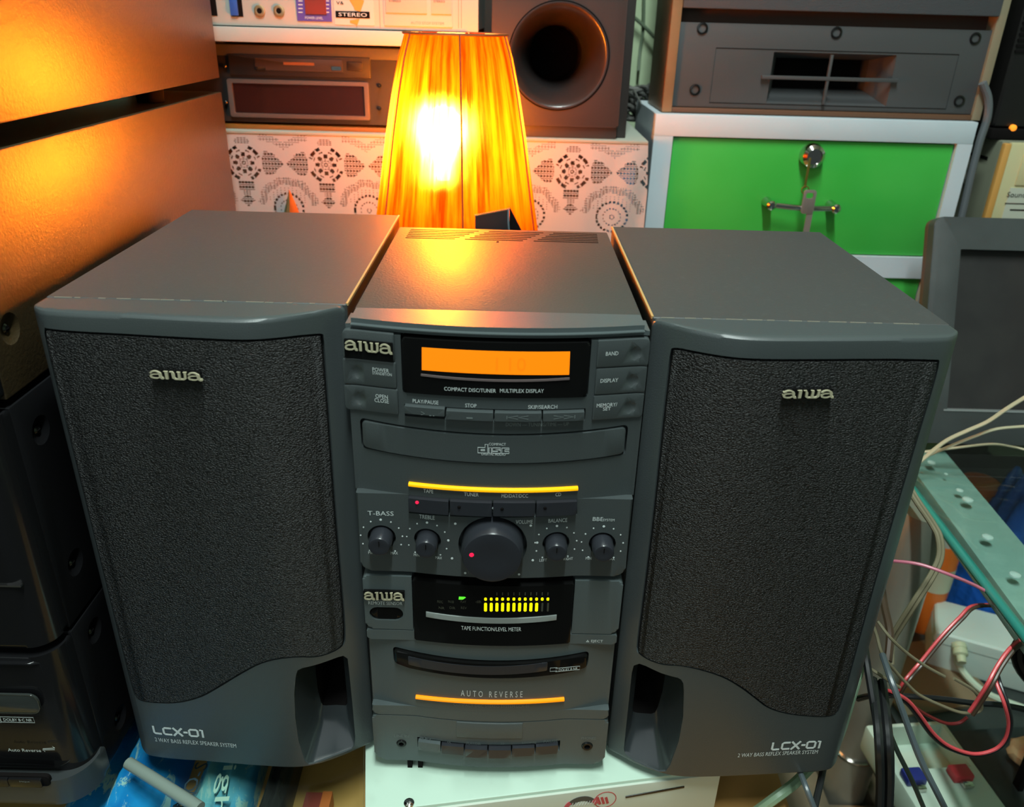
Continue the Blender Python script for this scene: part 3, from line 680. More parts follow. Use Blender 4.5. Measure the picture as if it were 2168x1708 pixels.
fp = dv('front_panel', box(.0005, .2715, 0, .004, -.050, -.0030, .001), 'creamfront')
p = at(1330, 1684, 1, -.03); q = RM.inverted() @ p
dv('disc_slot', xform(box(-.0235, .0235, -.0006, .003, -.0010, .0010, .0003), Matrix.Translation((.2194, 0, -.0136)) @ Matrix.Rotation(math.radians(-4), 4, 'Y')), 'screw', fp)
RM0 = RM; RM = RM @ Matrix.Translation((.0035, 0, -.0030)); fq = fp
ered = mat('emblem_red', (.45, .06, .07), .5)
g = bmesh.new(); stroke(g, arc(.1765, -.0125, .0085, .0085, 0, 345, 22), .0007, closed=True, ext=.0002); dv('emblem_ring', g, ered, fq)
g = bmesh.new()
for j in range(3): stroke(g, [(.1728+.0030*j, -.0170), (.1700+.0034*j, -.0085-.0006*j)], .0021, ext=.0002)
dv('emblem_bars', g, ered, fq)
g = bmesh.new(); stroke(g, arc(.158, -.0165, .0095, .0085, 25, 155, 12), [.002]+[.0050]*11+[.002], ext=.0003); dv('emblem_swoosh', g, mat('emblem_dark', (.05, .06, .06), .5), fq)
g = bmesh.new(); stroke(g, arc(.158, -.0165, .0120, .0085, 8, 42, 6), .0040, ext=.0005); stroke(g, arc(.158, -.0165, .0120, .0085, 138, 176, 6), .0034, ext=.0005); dv('emblem_tips', g, mat('emblem_pink', (.5, .08, .11), .5), fq)
g = bmesh.new()
for j in range(9): stroke(g, [(.150+.0022*j, -.0150), (.1512+.0022*j, -.0112)], .0003, ext=.0006)
dv('emblem_hatch', g, 'print', fq)
RM = RM0
p = at(866, 1700, 2, -.008); link('lid_screw', lathe([(.0040, 0), (.0038, .0008), (.0022, .0016), (.0005, .0018)], 20, loc=(p.x, p.y, -.008)), M['chrome'], DV)
def glass_mat(name, tint, rough=0.02, fac=1.0, edge=None):
    m = bpy.data.materials.new(name); m.use_nodes = True; nt = m.node_tree; nt.nodes.clear()
    o = nt.nodes.new('ShaderNodeOutputMaterial'); mx = nt.nodes.new('ShaderNodeMixShader'); t = nt.nodes.new('ShaderNodeBsdfTransparent'); g = nt.nodes.new('ShaderNodeBsdfGlossy')
    lw = nt.nodes.new('ShaderNodeLayerWeight'); lw.inputs[0].default_value = .5; pw = nt.nodes.new('ShaderNodeMath'); pw.operation = 'POWER'; pw.inputs[1].default_value = 4.0
    f = nt.nodes.new('ShaderNodeMath'); f.operation = 'MULTIPLY_ADD'; f.inputs[1].default_value = .7; f.inputs[2].default_value = .045; nt.links.new(lw.outputs['Facing'], pw.inputs[0]); nt.links.new(pw.outputs[0], f.inputs[0]); t.inputs['Color'].default_value = (*tint, 1); g.inputs['Roughness'].default_value = rough
    nt.links.new(f.outputs[0], mx.inputs[0]); nt.links.new(t.outputs[0], mx.inputs[1]); nt.links.new(g.outputs[0], mx.inputs[2]); nt.links.new(mx.outputs[0], o.inputs['Surface'])
    return m
M['glass'] = glass_mat('table_glass', (.93, .98, .95))
gl = [(-.95, -.16), (-.0704, -.16), (-.1386, .2530), (.128, .2985), (.30, .2985), (.30, .445), (-.95, .445)]
tag(link('glass_table_top', vprism(gl, -.0135, -.0080, .0006, 1), M['glass'], smooth=False), 'clear glass table top under the left speaker and the black stack', 'glass top')
tag(link('brown_board', box(-.95, .245, -.16, .445, -.078, -.0605, .002), M['board']), 'brown wooden board lying below the glass table top', 'board')
TB = empty('board_stand', (-.2, .1, -.75), 'steel legs carrying the brown board and the glass top', 'stand')
for x in (-.93, .22):
    for y in (-.14, .42): link('leg', box(x-.015, x+.015, y-.015, y+.015, -.75, -.0785), M['screw'], TB)
for x, y in ((-.93, -.14), (-.93, .42), (-.2, .42)): link('glass_support', box(x-.015, x+.015, y-.015, y+.015, -.0604, -.0137), M['screw'], TB)

# --- packets under the glass
def packet(name, x0, x1, y0, y1, h, m, label, cat, rot=0, z=-.0604, n=14, group=None):
    bm = bmesh.new(); bmesh.ops.create_grid(bm, x_segments=n, y_segments=n, size=.5)
    for v in bm.verts:
        u, w_ = v.co.x*2, v.co.y*2; e = max(0, (1-u**4)*(1-w_**4))
        v.co = Vector((v.co.x*(x1-x0), v.co.y*(y1-y0), h*(e**.6)*(.85+.15*math.sin(u*9+w_*5)*math.cos(w_*7))))
    top = bm.faces[:]; r = bmesh.ops.extrude_face_region(bm, geom=top)
    for v in [e for e in r['geom'] if isinstance(e, bmesh.types.BMVert)]: v.co.z = max(v.co.z*.02, 0)
    xform(bm, Matrix.Translation(((x0+x1)/2, (y0+y1)/2, z)) @ Matrix.Rotation(rot, 4, 'Z'))
    return tag(link(name, bm, m, ang=70), label, cat, group)
def print_mat(name, c1, c2, c3, sc, lo=.46, hi=.54):
    """printed film: colour fields with broken pale streaks"""
    m = mat(name, c1, .16, var=(sc*.6, c2, lo, hi)); nt = m.node_tree; b = nt.nodes['Principled BSDF']; N = nt.nodes.new; L = nt.links.new
    tc = N('ShaderNodeTexCoord'); mp = N('ShaderNodeMapping'); mp.inputs['Rotation'].default_value = (0, 0, .5); mp.inputs['Scale'].default_value = (sc*1.6, sc*.55, sc); v = N('ShaderNodeTexNoise'); v.inputs['Scale'].default_value = 1; v.inputs['Detail'].default_value = 8; v.inputs['Roughness'].default_value = .7; v.inputs['Distortion'].default_value = 1.2; mr = N('ShaderNodeMapRange')
    mr.inputs['From Min'].default_value = .53; mr.inputs['From Max'].default_value = .56; mx = N('ShaderNodeMix'); mx.data_type = 'RGBA'; mx.inputs[7].default_value = (*c3, 1)
    old = b.inputs['Base Color'].links[0].from_socket; L(tc.outputs['Object'], mp.inputs[0]); L(mp.outputs[0], v.inputs['Vector']); L(v.outputs['Fac'], mr.inputs['Value'])
    L(mr.outputs[0], mx.inputs[0]); L(old, mx.inputs[6]); L(mx.outputs[2], b.inputs['Base Color'])
    return m
blue = print_mat('blue_white_print', (.01, .20, .62), (.02, .30, .75), (.45, .68, .70), 26)
teal = print_mat('teal_print', (.03, .28, .55), (.16, .42, .48), (.30, .50, .50), 18, .4, .6)
packet('printed_packet', -.332, -.246, -.12, .09, .040, blue, 'blue and white printed plastic packet under the glass, left of the other', 'packet', .06, group='plastic packets under the glass')
pk = packet('printed_packet', -.234, -.184, -.13, .07, .035, teal, 'teal printed packet with pale sideways letters under the glass', 'packet', .04, group='plastic packets under the glass')
def ground_text(s, px, py, wm, hm, z, rot, m, parent, name='lettering'):
    p = at(px, py, 2, z); bm = text_bm(s, wm, hm); xform(bm, Matrix.Rotation(-PI/2, 4, 'X')); xform(bm, Matrix.Translation((p.x, p.y, z)) @ Matrix.Rotation(rot, 4, 'Z'))
    return link(name, bm, m, parent, smooth=False)
pale = mat('pale_print', (.50, .68, .62), .4); darkp = mat('dark_print', (.03, .05, .08), .4)
ground_text('igh', 470, 1672, .045, .014, -.0230, -PI/2+.1, pale, pk)
ground_text('NO-S', 405, 1660, .040, .010, -.0195, PI/2-.1, darkp, bpy.data.objects['printed_packet'])
ground_text('ATV', 395, 1700, .024, .012, -.0190, -PI/2+.2, darkp, bpy.data.objects['printed_packet'])
a, b = at(272, 1616, 2, -.004), at(424, 1712, 2, -.004)
tag(link('clear_strip', tube([(a.x, a.y, -.0034), (b.x, b.y, -.0034)], .0045, 14, smooth=False), mat('cloudy_plastic', (.20, .25, .22), .3), None), 'cloudy grey plastic rod lying on the glass by the left speaker', 'plastic rod')
packet('black_pouch', -.179, -.156, -.13, .06, .032, mat('black_plastic_bag', (.02, .02, .02), .25), 'shiny black plastic pouch between the packets and the brown board', 'pouch', .02)
x0, x1 = at(648, 1690, 2, -.05).x, at(700, 1690, 2, -.05).x
RB = link('red_box', box(x0, x1+.001, -.12, at(670, 1676, 2, -.045).y, -.0604, -.045, .001), mat('dark_red_card', (.22, .04, .03), .4)); tag(RB, 'small dark red box under the glass next to the white player', 'box')
link('band', box(x1-.006, x1+.0015, -.12, at(670, 1676, 2, -.045).y+.0004, -.0604, -.0445), mat('orange_card', (.5, .12, .03), .4), RB)

# ================================================================== the stack of black separates on the left
SX = -.2824; NS = 'black separates stacked on the left'
def dimple_side(z0, z1, y0, y1, spots):
    bm = box(SX-.32, SX, y0, y1, z0, z1, .0012)
    cs = []
    for y, z in spots:
        s = bmesh.new(); bmesh.ops.create_uvsphere(s, u_segments=28, v_segments=16, radius=.016); xform(s, Matrix.Translation((SX+.0128, y, z))); cs.append(s)
    return boolean(bm, cs) if cs else bm
def screw_at(y, z, par):
    bm = lathe([(.0001, -.001), (.0028, -.001), (.0030, .0004), (.0020, .0014), (.0001, .0016)], 16); xform(bm, Matrix.Translation((SX-.0030, y, z)) @ Matrix.Rotation(PI/2, 4, 'Y'))
    s = link('screw', bm, M['screw'], par); link('cross_slot', box(SX-.0018, SX-.0013, y-.0016, y+.0016, z-.0003, z+.0003), M['gap'], s)
def rounded_front(x1, yf, yb, z0, z1, R, bev=.003):
    xy = [(x1-.31, yb), (x1, yb)]+[(x1-R+R*math.cos(math.radians(a)), yf+R+(R)*math.sin(math.radians(a))) for a in range(0, -91, -5)]+[(x1-.31, yf)]
    return vprism(xy, z0, z1, bev, 3)
mods = [(.4515, .78, .0, 'stack_amplifier', 'black separate at the top of the left stack, side glowing orange', []),
        (.3060, .4385, .0, 'stack_tuner', 'tall black separate, second from top of the left stack, orange-lit side', [(.001, .3430)]),
        (.1370, .3010, .0, 'stack_disc_player', 'glossy black separate above the cassette deck in the left stack', [(.005, .2746), (.005, .1736)]),
        (.0040, .1335, .0, 'stack_cassette_deck', 'glossy black cassette deck at the bottom of the left stack, on the glass', [(.0065, .1130), (.0100, .0247)])]
SM = {}
for z0, z1, _, nm, lb, sp_ in mods:
    e = empty(nm, (SX-.15, .2, z0), lb, 'hi-fi unit', NS); SM[nm] = e
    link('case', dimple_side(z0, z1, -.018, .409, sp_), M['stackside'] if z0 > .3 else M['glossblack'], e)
    for y, z in sp_: screw_at(y, z, e)
    if nm != 'stack_cassette_deck': link('front', rounded_front(SX-.0006, -.040, -.0181, z0+.002, z1-.0005, .016), M['glossblack'], e)
    for fy in (.02, .298):
        for fx in (SX-.024, SX-.28): link('foot', lathe([(.011, z0-(.0128 if z0 > .45 else .0048 if z0 > .3 else .0034 if z0 > .1 else .0118)), (.012, z0+.001)], 20, loc=(fx, fy, 0)), M['gap'] if z0 > .3 else mat('grey_foot', (.30, .30, .24), .5), e)
e = SM['stack_disc_player']
a = at(45, 1240, 1, -.0405); link('front_slot', box(a.x-.08, a.x, -.0412, -.038, a.z-.0006, a.z+.0006), M['chrome'], e)
e = SM['stack_cassette_deck']
fz = at(0, 1625, 1, -.040).z
link('front', rounded_front(SX-.0006, -.041, -.0181, .0045, .1320, .016), M['glossblack'], e)
link('lower_front', rounded_front(SX+.0014, -.050, -.0181, .0040, fz, .024, .004), mat('satin_black', (.035, .040, .042), .3), e)
dxr = SX-.004
bm = prism(rrect(dxr-.12, dxr, fz+.006, .1290, .014, 8), -.0440, -.036, .0012, 2)
for v in bm.verts: v.co.y += max(0, (v.co.x-(dxr-.016))/.016)**2*.012
D = link('cassette_door', bm, M['glossblack'], e, ang=45)
wx0, wx1, wz0, wz1 = fr(-60, 1470, 82, 1508, -.0445)
link('door_window', prism(rrect(wx0, wx1, wz0, wz1, .006, 6), -.0448, -.043, .0005), mat('dark_window', (.03, .035, .033), .15), D)
g = bmesh.new(); stroke(g, rrect(wx0, wx1, wz0, wz1, .006, 6), .0005, closed=True, ext=.0002); link('window_rim', xform(g, Matrix.Translation((0, -.0448, 0))), M['chrome'], D)
flat_text('DOLBY B·C NR', 38, 1523, 60, 8, -.0442, D, M['print']); flat_text('Auto Reverse', 52, 1587, 70, 9, -.0442, D, M['print'])
for px, w_ in ((37, 70), (-4, 10)):
    p = at(px, 1523, 1, -.0442); k = (p-CAM).dot(CF)/FPX; g = bmesh.new(); hw = w_*k/2
    stroke(g, [(-hw, -.0024), (hw, -.0024), (hw, .0024), (-hw, .0024)], .0003, closed=True, ext=.0001); link('logo_frame', xform(g, Matrix.Translation((p.x, -.0443, p.z))), M['print'], D, smooth=False)
p = at(103, 1584, 1, -.0442); g = bmesh.new(); stroke(g, [(-.004, -.0003), (.0044, .0006), (.0030, .0024), (.0044, .0006)], .0004, ext=.0001); stroke(g, [(.004, -.0003-.0006), (-.0044, -.0014), (-.0030, -.0030)], .0004, ext=.0001)
link('reverse_symbol', xform(g, Matrix.Translation((p.x, -.0443, p.z))), M['print'], D, smooth=False)
x0, x1, z0, z1 = fr(-60, 1641, 105, 1661, -.0505)
link('key_strip', prism(rrect(x0, x1, z0, z1, .003), -.0510, -.048, .0004), M['gap'], e)
for j in range(3): link('deck_key', prism(rrect(x1-.004-.023*(j+1), x1-.0045-.023*j, z0+.0008, z1-.001, .0008), -.0530, -.048, .001), M['glossblack'], e)
flat_text('MQX', 53, 1654, 22, 5, -.0531, e, M['printdim'])
# ================================================================== lamp
LX, LY = -.0480, .36
LA = empty('table_lamp', (LX, LY, 0), 'lit table lamp with pleated orange-yellow shade behind the stereo', 'lamp')
def shade_mat():
    m = bpy.data.materials.new('pleated_orange_shade'); m.use_nodes = True; nt = m.node_tree; nt.nodes.clear(); N = nt.nodes.new; L = nt.links.new
    o = N('ShaderNodeOutputMaterial'); mx = N('ShaderNodeMixShader'); m2 = N('ShaderNodeMixShader'); tl = N('ShaderNodeBsdfTranslucent'); df = N('ShaderNodeBsdfDiffuse'); rf = N('ShaderNodeBsdfRefraction')
    uv = N('ShaderNodeUVMap'); mp = N('ShaderNodeMapping'); mp.inputs['Scale'].default_value = (44, 1.5, 1); n = N('ShaderNodeTexNoise'); n.inputs['Scale'].default_value = 1; n.inputs['Detail'].default_value = 5; n.inputs['Roughness'].default_value = .62
    r = N('ShaderNodeValToRGB'); e = r.color_ramp.elements; e[0].position = .40; e[0].color = (.09, .006, .0001, 1); e[1].position = .68; e[1].color = (.36, .046, .0006, 1)
    r2 = N('ShaderNodeValToRGB'); e = r2.color_ramp.elements; e[0].position = .36; e[0].color = (.30, .07, .005, 1); e[1].position = .66; e[1].color = (1, .46, .07, 1)
    L(uv.outputs[0], mp.inputs[0]); L(mp.outputs[0], n.inputs['Vector']); L(n.outputs['Fac'], r.inputs[0]); L(n.outputs['Fac'], r2.inputs[0]); L(r.outputs[0], tl.inputs[0]); L(r.outputs[0], df.inputs[0]); L(r2.outputs[0], rf.inputs[0])
    rf.inputs['Roughness'].default_value = .68; rf.inputs['IOR'].default_value = 1.28
    m2.inputs[0].default_value = .30; L(tl.outputs[0], m2.inputs[1]); L(rf.outputs[0], m2.inputs[2])
    mx.inputs[0].default_value = .10; L(m2.outputs[0], mx.inputs[1]); L(df.outputs[0], mx.inputs[2]); m3_ = N('ShaderNodeMixShader'); m3_.inputs[0].default_value = .115; tr = N('ShaderNodeBsdfTransparent'); tr.inputs[0].default_value = (1, .50, .015, 1)
    L(mx.outputs[0], m3_.inputs[1]); L(tr.outputs[0], m3_.inputs[2]); L(m3_.outputs[0], o.inputs['Surface'])
    return m
prof = [(.0470, .4975), (.0535, .478), (.0610, .446), (.0680, .410), (.0740, .374), (.0790, .344), (.0835, .318), (.0870, .296), (.0890, .278)]
NA = 144; bm = bmesh.new(); uvl = bm.loops.layers.uv.new('UVMap'); rings = []
PH = math.radians(-90+8)
for r, z in prof:
    ring = []
    for i in range(NA):
        a = 2*PI*i/NA+PH; seg = (i % 24)/24; rr = r*(1-.030*math.sin(PI*seg))*(1+.004*math.sin(i*PI*2/3))
        ring.append(bm.verts.new((LX+rr*math.cos(a), LY+rr*math.sin(a), z)))
    rings.append(ring)
for j in range(len(prof)-1):
    for i in range(NA):
        f = bm.faces.new((rings[j][i], rings[j][(i+1) % NA], rings[j+1][(i+1) % NA], rings[j+1][i]))
        for lp, (u, v) in zip(f.loops, ((i, j), (i+1, j), (i+1, j+1), (i, j+1))): lp[uvl].uv = (u/NA, v/(len(prof)-1))
SH = link('lamp_shade', bm, shade_mat(), LA, ang=60)
rib = mat('shade_rib', (.22, .05, .004), .7)
for k in range(6):
    a = PH+2*PI*k/6; link('rib', tube([(LX+(r+.0004)*math.cos(a), LY+(r+.0004)*math.sin(a), z) for r, z in prof], .0008, 6, k=3), rib, SH)
for (r, z) in (prof[0], prof[-1]):
    link('rim', tube([(LX+r*math.cos(2*PI*i/48), LY+r*math.sin(2*PI*i/48), z) for i in range(49)], .0011, 6, smooth=False), rib, SH)
BZ = .414
link('bulb', lathe([(.006, BZ-.045), (.008, BZ-.03), (.016, BZ-.012), (.020, BZ), (.017, BZ+.013), (.008, BZ+.021), (.0005, BZ+.023)], 24, loc=(LX-.012, LY-.004, 0)), mat('lit_bulb', (1, 1, 1), .3, emit=(1, .60, .24), es=950), LA)
link('socket', lathe([(.012, BZ-.085), (.012, BZ-.045), (.007, BZ-.0448)], 16, loc=(LX-.012, LY-.004, 0)), M['gap'], LA)
link('base', lathe([(.045, -.0078), (.046, .006), (.030, .014), (.012, .03), (.018, .09), (.026, .15), (.018, .21), (.008, .26), (.014, BZ-.084)], 32, loc=(LX, LY, 0)), mat('lamp_base_wood', (.12, .05, .02), .4), LA)
# black ribbed clip leaning at the foot of the shade
CL = empty('hair_clip', (.028, .262, .30), 'black ribbed plastic clip sticking up between stereo and lamp shade', 'clip')
ya = .262
P = [at(1006, 500, 1, ya), at(1006, 457, 1, ya), at(1078, 443, 1, ya), at(1080, 500, 1, ya)]
bm = prism([(v.x, v.z) for v in P], ya, ya+.003, 0)
link('face', bm, mat('clip_black', (.02, .022, .025), .3), CL)
Q = [at(1079, 443, 1, ya), at(1079, 500, 1, ya), at(1108, 500, 1, ya)]
link('side', prism([(v.x, v.z) for v in Q], ya+.003, ya+.010), M['gap'], CL)
link('edge_strip', tube([(P[2].x-.0006, ya-.0004, P[2].z), (P[2].x-.0004, ya-.0012, (P[2].z+P[3].z)/2), (P[3].x-.0004, ya-.0004, P[3].z)], .0009, 6), mat('clip_edge', (.13, .19, .22), .3), CL)
for j in range(21):
    t = j/20; v = P[1]*(1-t)+P[2]*t; link('rib', box(v.x-.00045, v.x+.00045, ya-.0006, ya+.003, v.z-.0004, v.z+.0007), mat('clip_ridge', (.2, .16, .08), .3) if j == 0 else bpy.data.materials['clip_ridge'], CL, smooth=False)
st = link('stem', box(P[0].x+.004, P[3].x, ya, ya+.003, -.0078, P[3].z+.001), M['gap'], CL)

# ================================================================== cupboard with lace cloth behind
TY = .462; TZ = .3945; TX1 = .152
M['cup'] = mat('brown_undercloth', (.085, .050, .030), .8, var=(30, (.16, .085, .05), .4, .7))
CB = empty('cupboard', (-.12, .61, -.75), 'brown cupboard under the lace cloth, carrying the hi-fi and the small subwoofer', 'cupboard')
link('carcass', box(-.42, TX1-.004, TY+.005, .78, -.72, TZ-.002), M['cup'], CB)
link('plinth', box(-.40, TX1-.02, TY+.03, .77, -.75, -.72), M['gap'], CB)
link('blue_lining', box(.112, .140, TY+.0022, TY+.0048, .20, TZ-.004), mat('blue_lining_cloth', (.10, .22, .38), .8), CB)
lace = mat('white_lace_thread', (.36, .36, .36), .85, bump=(1500, .4, .0004))
PX = .0892; mx0 = at(690, 350, 1, TY).x; mz0 = at(690, 350, 1, TY).z
def lace_hole(x, z, i, j):
    u = (x-mx0+PX/2) % PX - PX/2; v = z-mz0; r = math.hypot(u, v); a = math.degrees(math.atan2(v, u)) % 360
    net = (j % 2 == 0) and (i % 4 != 0); fine = (j % 3 == 0) and (i % 2 == 0)
    if r < .0195:
        if r < .0010: return False
        if r < .0022: return True
        if .0030 < r < .0058: return net and r > .0036
        if .0068 < r < .0112: return abs(((a+22.5) % 45)-22.5) < (15 if r < .0095 else 10)
        if .0128 < r < .0140 and abs((a % 45)-22.5) < 9: return True
        if .0158 < r < .0194: return abs((a % 90)-45) < 25 and (int(a/5) % 5 != 0)
        return False
    au = abs(u)
    if .0198 < au < .0425:                                    # dark net darts left and right of each rosette
        hgt = .0125*(1-((au-.0245)/.0185)**2) if au > .0245 else .0125*min(1, (au-.0185)/.004)
        if abs(v) < hgt*(1 if au < .034 else .8): return net or (j % 3 == 0 and i % 4 != 1)
    if .0198 < v < .0275 and au < .0080*(1-((v-.0225)/.0060)**2): return net
    if -.0290 < v < -.0195 and au < .0085: return net or j % 3 == 0
    if -.0350 < v <= -.0290 and au < .0040: return net
    if -.0470 < v <= -.0350 and au < .0090-.0075*abs((v+.040)/.006)**.7: return net or j % 3 == 0
    u2 = (x-mx0) % PX - PX/2; w_ = v+.0480; r2 = math.hypot(u2, w_); a2 = math.degrees(math.atan2(w_, u2))
    if w_ > -.03:
        if .0148 < r2 < .0172: return int(a2/5) % 3 != 0
        wv = .0022*abs(math.sin(math.radians(a2*4.5)))
        if .0245+wv < r2 < .0325+wv and 8 < a2 < 172 and v < .004: return net if r2 < .029+wv else (fine or net and i % 3 == 0)
        if .0085 < r2 < .0098: return int(a2/10) % 2 == 0
        if .0018 < r2 < .0026: return True
        if .0172 <= r2 < .0235 and 20 < a2 < 160: return j % 3 == 0 and i % 5 == 0
    t = v-.0145-.0085*abs(math.sin((u2)/PX*PI*2.0))
    if 0 < t < .0075 and abs(u2) < .026: return net and i % 2 == 0 or fine
    return False
NX, NZ = 600, 150; c = .00085; V = []; Fc = []
X0 = TX1-.0012-NX*c
def lace_y(x, z):
    d = max(0, (x-.07)/.08); s = (TZ-z)
    return TY-.0006-.0035*d*(.5+.5*math.sin(x*150+s*22))*min(1, s/.03)-.0012*(.5+.5*math.sin(x*31))*min(1, s/.03)
for j in range(NZ+1):
    for i in range(NX+1):
        x = X0+i*c; z = TZ+.001-j*c; V.append((x+.004*max(0, (x-.08)/.07)*min(1, j/60), lace_y(x, z), z))
for j in range(NZ):
    for i in range(NX):
        if not lace_hole(X0+i*c, TZ-j*c, i, j): q = j*(NX+1)+i; Fc.append((q, q+1, q+NX+2, q+NX+1))
b0 = len(V)
for k, z in enumerate((TZ+.001-NZ*c, .10)):
    for i in range(0, 61): V.append((X0+i*10*c, TY-.001, z))
for i in range(60): Fc.append((b0+i, b0+i+1, b0+61+i+1, b0+61+i))
me = bpy.data.meshes.new('lace_tablecloth'); me.from_pydata(V, [], Fc); me.materials.append(lace)
LC = bpy.data.objects.new('lace_tablecloth', me); COL.objects.link(LC)
tag(LC, 'white patterned lace cloth hanging over the cupboard front behind the lamp', 'tablecloth')
link('top_cloth', box(X0, TX1-.001, TY-.0015, .775, TZ-.0018, TZ+.0012, .0006), mat('pale_plain_cloth', (.30, .32, .27), .85), LC)
p = at(617, 440, 1, TY-.006); g = bmesh.new()
LF = empty('dried_leaf', (p.x, TY-.004, p.z-.02), 'curled orange and green dried leaf standing in front of the lace cloth', 'leaf')
for nm, dx, wd, col in (('orange_half', .004, .010, (.75, .20, .03)), ('green_half', -.007, .007, (.16, .18, .09))):
    bm = bmesh.new(); rows = []
    for i in range(9):
        t = i/8; z = p.z-.030+.050*t; wv = wd*math.sin(PI*min(1, .25+.75*t))**.8*(1-t*.55)
        rows.append([bm.verts.new((p.x+dx*(1-t)+s*wv, TY-.012+abs(s)*.003+t*.002, z)) for s in (-1, -.3, .4, 1)])
    for a, b in zip(rows, rows[1:]):
        for i in range(3): bm.faces.new((a[i], a[i+1], b[i+1], b[i]))
    bmesh.ops.solidify(bm, geom=bm.faces[:], thickness=.0006); link(nm, bm, mat('leaf_'+nm, col, .5), LF)
link('stalk', tube([(p.x, TY-.010, p.z-.028), (p.x+.002, TY-.010, p.z-.08), (p.x, TY-.03, p.z-.16), (p.x, TY-.05, -.0066)], .0012, 6), bpy.data.materials['leaf_green_half'], LF)

# ---- black hi-fi deck and white recorder
HY = .478
tag(link('walnut_board', box(-.41, -.033, HY-.004, .77, TZ+.0012, TZ+.0058, .0008), mat('walnut', (.20, .085, .015), .4)), 'thin walnut board under the black cassette receiver', 'board')
HF = empty('cassette_receiver', (-.2, .6, TZ+.006), 'black cassette receiver with dark window on the walnut board', 'hi-fi unit')
hz0, hz1 = TZ+.0085, at(640, 96, 1, HY).z
M['hifi'] = mat('dusty_black', (.015, .014, .014), .45)
link('case', box(-.405, -.036, HY+.002, .74, hz0, hz1, .001), M['hifi'], HF)
for fx in (-.39, -.06):
    for fy in (HY+.03, .71): link('foot', lathe([(.012, TZ+.0058), (.012, hz0)], 16, loc=(fx, fy, 0)), M['gap'], HF)
zt = at(640, 122, 1, HY).z
link('upper_trim', box(-.4045, -.0365, HY-.0015, HY+.004, zt, hz1-.001, .0008), mat('slate_plastic', (.075, .082, .10), .45), HF)
link('front', box(-.4045, -.0365, HY-.0005, HY+.004, hz0, zt), M['hifi'], HF)
d = fbox('loading_tray', 487, 118, 785, 162, HY, .004, 'hifi', HF, .0030, .0006, .001)
fbox('tray_slot', 540, 124, 725, 151, HY-.003, .002, mat('dark_slot', (.05, .045, .045), .3), d, .0008, .0004, .001)
for l_, r_ in ((541, 562), (702, 722)): fbox('slot_glint', l_, 141, r_, 149, HY-.0042, .001, M['chrome'], d, .0, 0, .0008)
fbox('cassette_edge', 600, 132, 665, 138, HY-.004, .001, mat('brown_tape', (.30, .15, .08), .4), d)
fbox('eject_key', 735, 131, 768, 150, HY-.003, .002, 'hifi', d, .001, .0004, .001)
x0, x1, z0, z1 = fr(487, 170, 783, 250, HY)
wn = link('window_frame', boolean(prism(rrect(x0, x1, z0, z1, .002), HY-.004, HY+.001, .0006), [prism(rrect(x0+.005, x1-.005, z0+.004, z1-.004, .001), HY-.01, HY+.01)]), mat('brown_grey_frame', (.09, .075, .07), .4), HF)
link('window', box(x0+.0045, x1-.0045, HY-.0015, HY, z0+.0035, z1-.0035), mat('dark_red_window', (.022, .008, .007), .2), wn)
for px, py in ((804, 181), (804, 229), (480, 216), (478, 140)):
    p = at(px, py, 1, HY); link('knob', lathe([(.0022, -.001), (.002, .003), (.001, .004)], 12, '-Y', (p.x, HY-.001, p.z)), M['screw'], HF)
GY = .458
GZ0 = at(640, 92, 1, GY).z; GZ1 = at(640, 58, 1, GY).z
WR = empty('white_recorder', (-.2, .6, GZ0), 'white recorder with blue panel and two jacks above the black receiver', 'recorder')
M['white'] = mat('off_white_plastic', (.46, .46, .42), .5)
gxr = at(1013, 30, 1, GY).x
link('base_strip', box(-.40, gxr-.012, GY-.004, .72, GZ0, GZ1-.001, .001), M['white'], WR)
for fx in (-.305, -.06):
    for fy in (GY+.02, .70): link('foot', lathe([(.005, hz1+.0002), (.005, GZ0+.001)], 12, loc=(fx, fy+.012, 0)), M['white'], WR)
FPn = link('front_panel', box(-.41, gxr, GY, GY+.006, GZ1, .62, .001), M['white'], WR)
link('case', box(-.405, gxr-.003, GY+.006, .72, GZ1+.001, .618), M['white'], WR)
for px in (550, 591):
    p = at(px, 23, 1, GY); j = link('jack', lathe([(.0056, 0), (.0054, .0016), (.0040, .0020), (.0026, .0018)], 20, '-Y', (p.x, GY, p.z), caps=False), mat('brass', (.65, .50, .28), .3, metal=.8) if px == 550 else bpy.data.materials['brass'], FPn)
    link('jack_hole', lathe([(.0027, .0002), (.0026, .0016)], 16, '-Y', (p.x, GY, p.z)), M['gap'], j)
fbox('slider_slot', 488, -30, 512, 35, GY, .002, 'gap', FPn, .0005); fbox('blue_slider', 487, -20, 503, 33, GY, .003, mat('blue_plastic', (.03, .10, .42), .5), FPn, .0025, .0005, .0008)
fbox('slider_slot', 440, -30, 457, 33, GY, .002, 'gap', FPn, .0005)
pp = fbox('purple_panel', 626, -60, 700, 45, GY, .002, mat('purple_panel', (.09, .06, .32), .5), FPn, .0008)
fbox('red_display', 644, -60, 689, 30, GY, .002, mat('dull_red_display', (.20, .03, .02), .4), pp, .0016)
for j in range(6):
    for l_, r_ in ((632, 641), (691, 697)): fbox('scale_mark', l_, 25-j*8, r_, 27-j*8, GY, .001, M['print'], pp, .0010)
flat_text('POWER LEVEL', 665, 38, 38, 5, GY-.001, pp, M['print'])
lb = fbox('label_plate', 706, -60, 790, 53, GY, .002, mat('cream_label', (.60, .52, .44), .5), FPn, .0006, 0, .001)
fbox('black_band', 711, 24, 783, 38, GY, .001, 'gap', lb, .0010); flat_text('STEREO', 747, 31, 60, 7, GY-.0011, lb, M['print'])
g = bmesh.new(); p = at(752, 8, 1, GY)
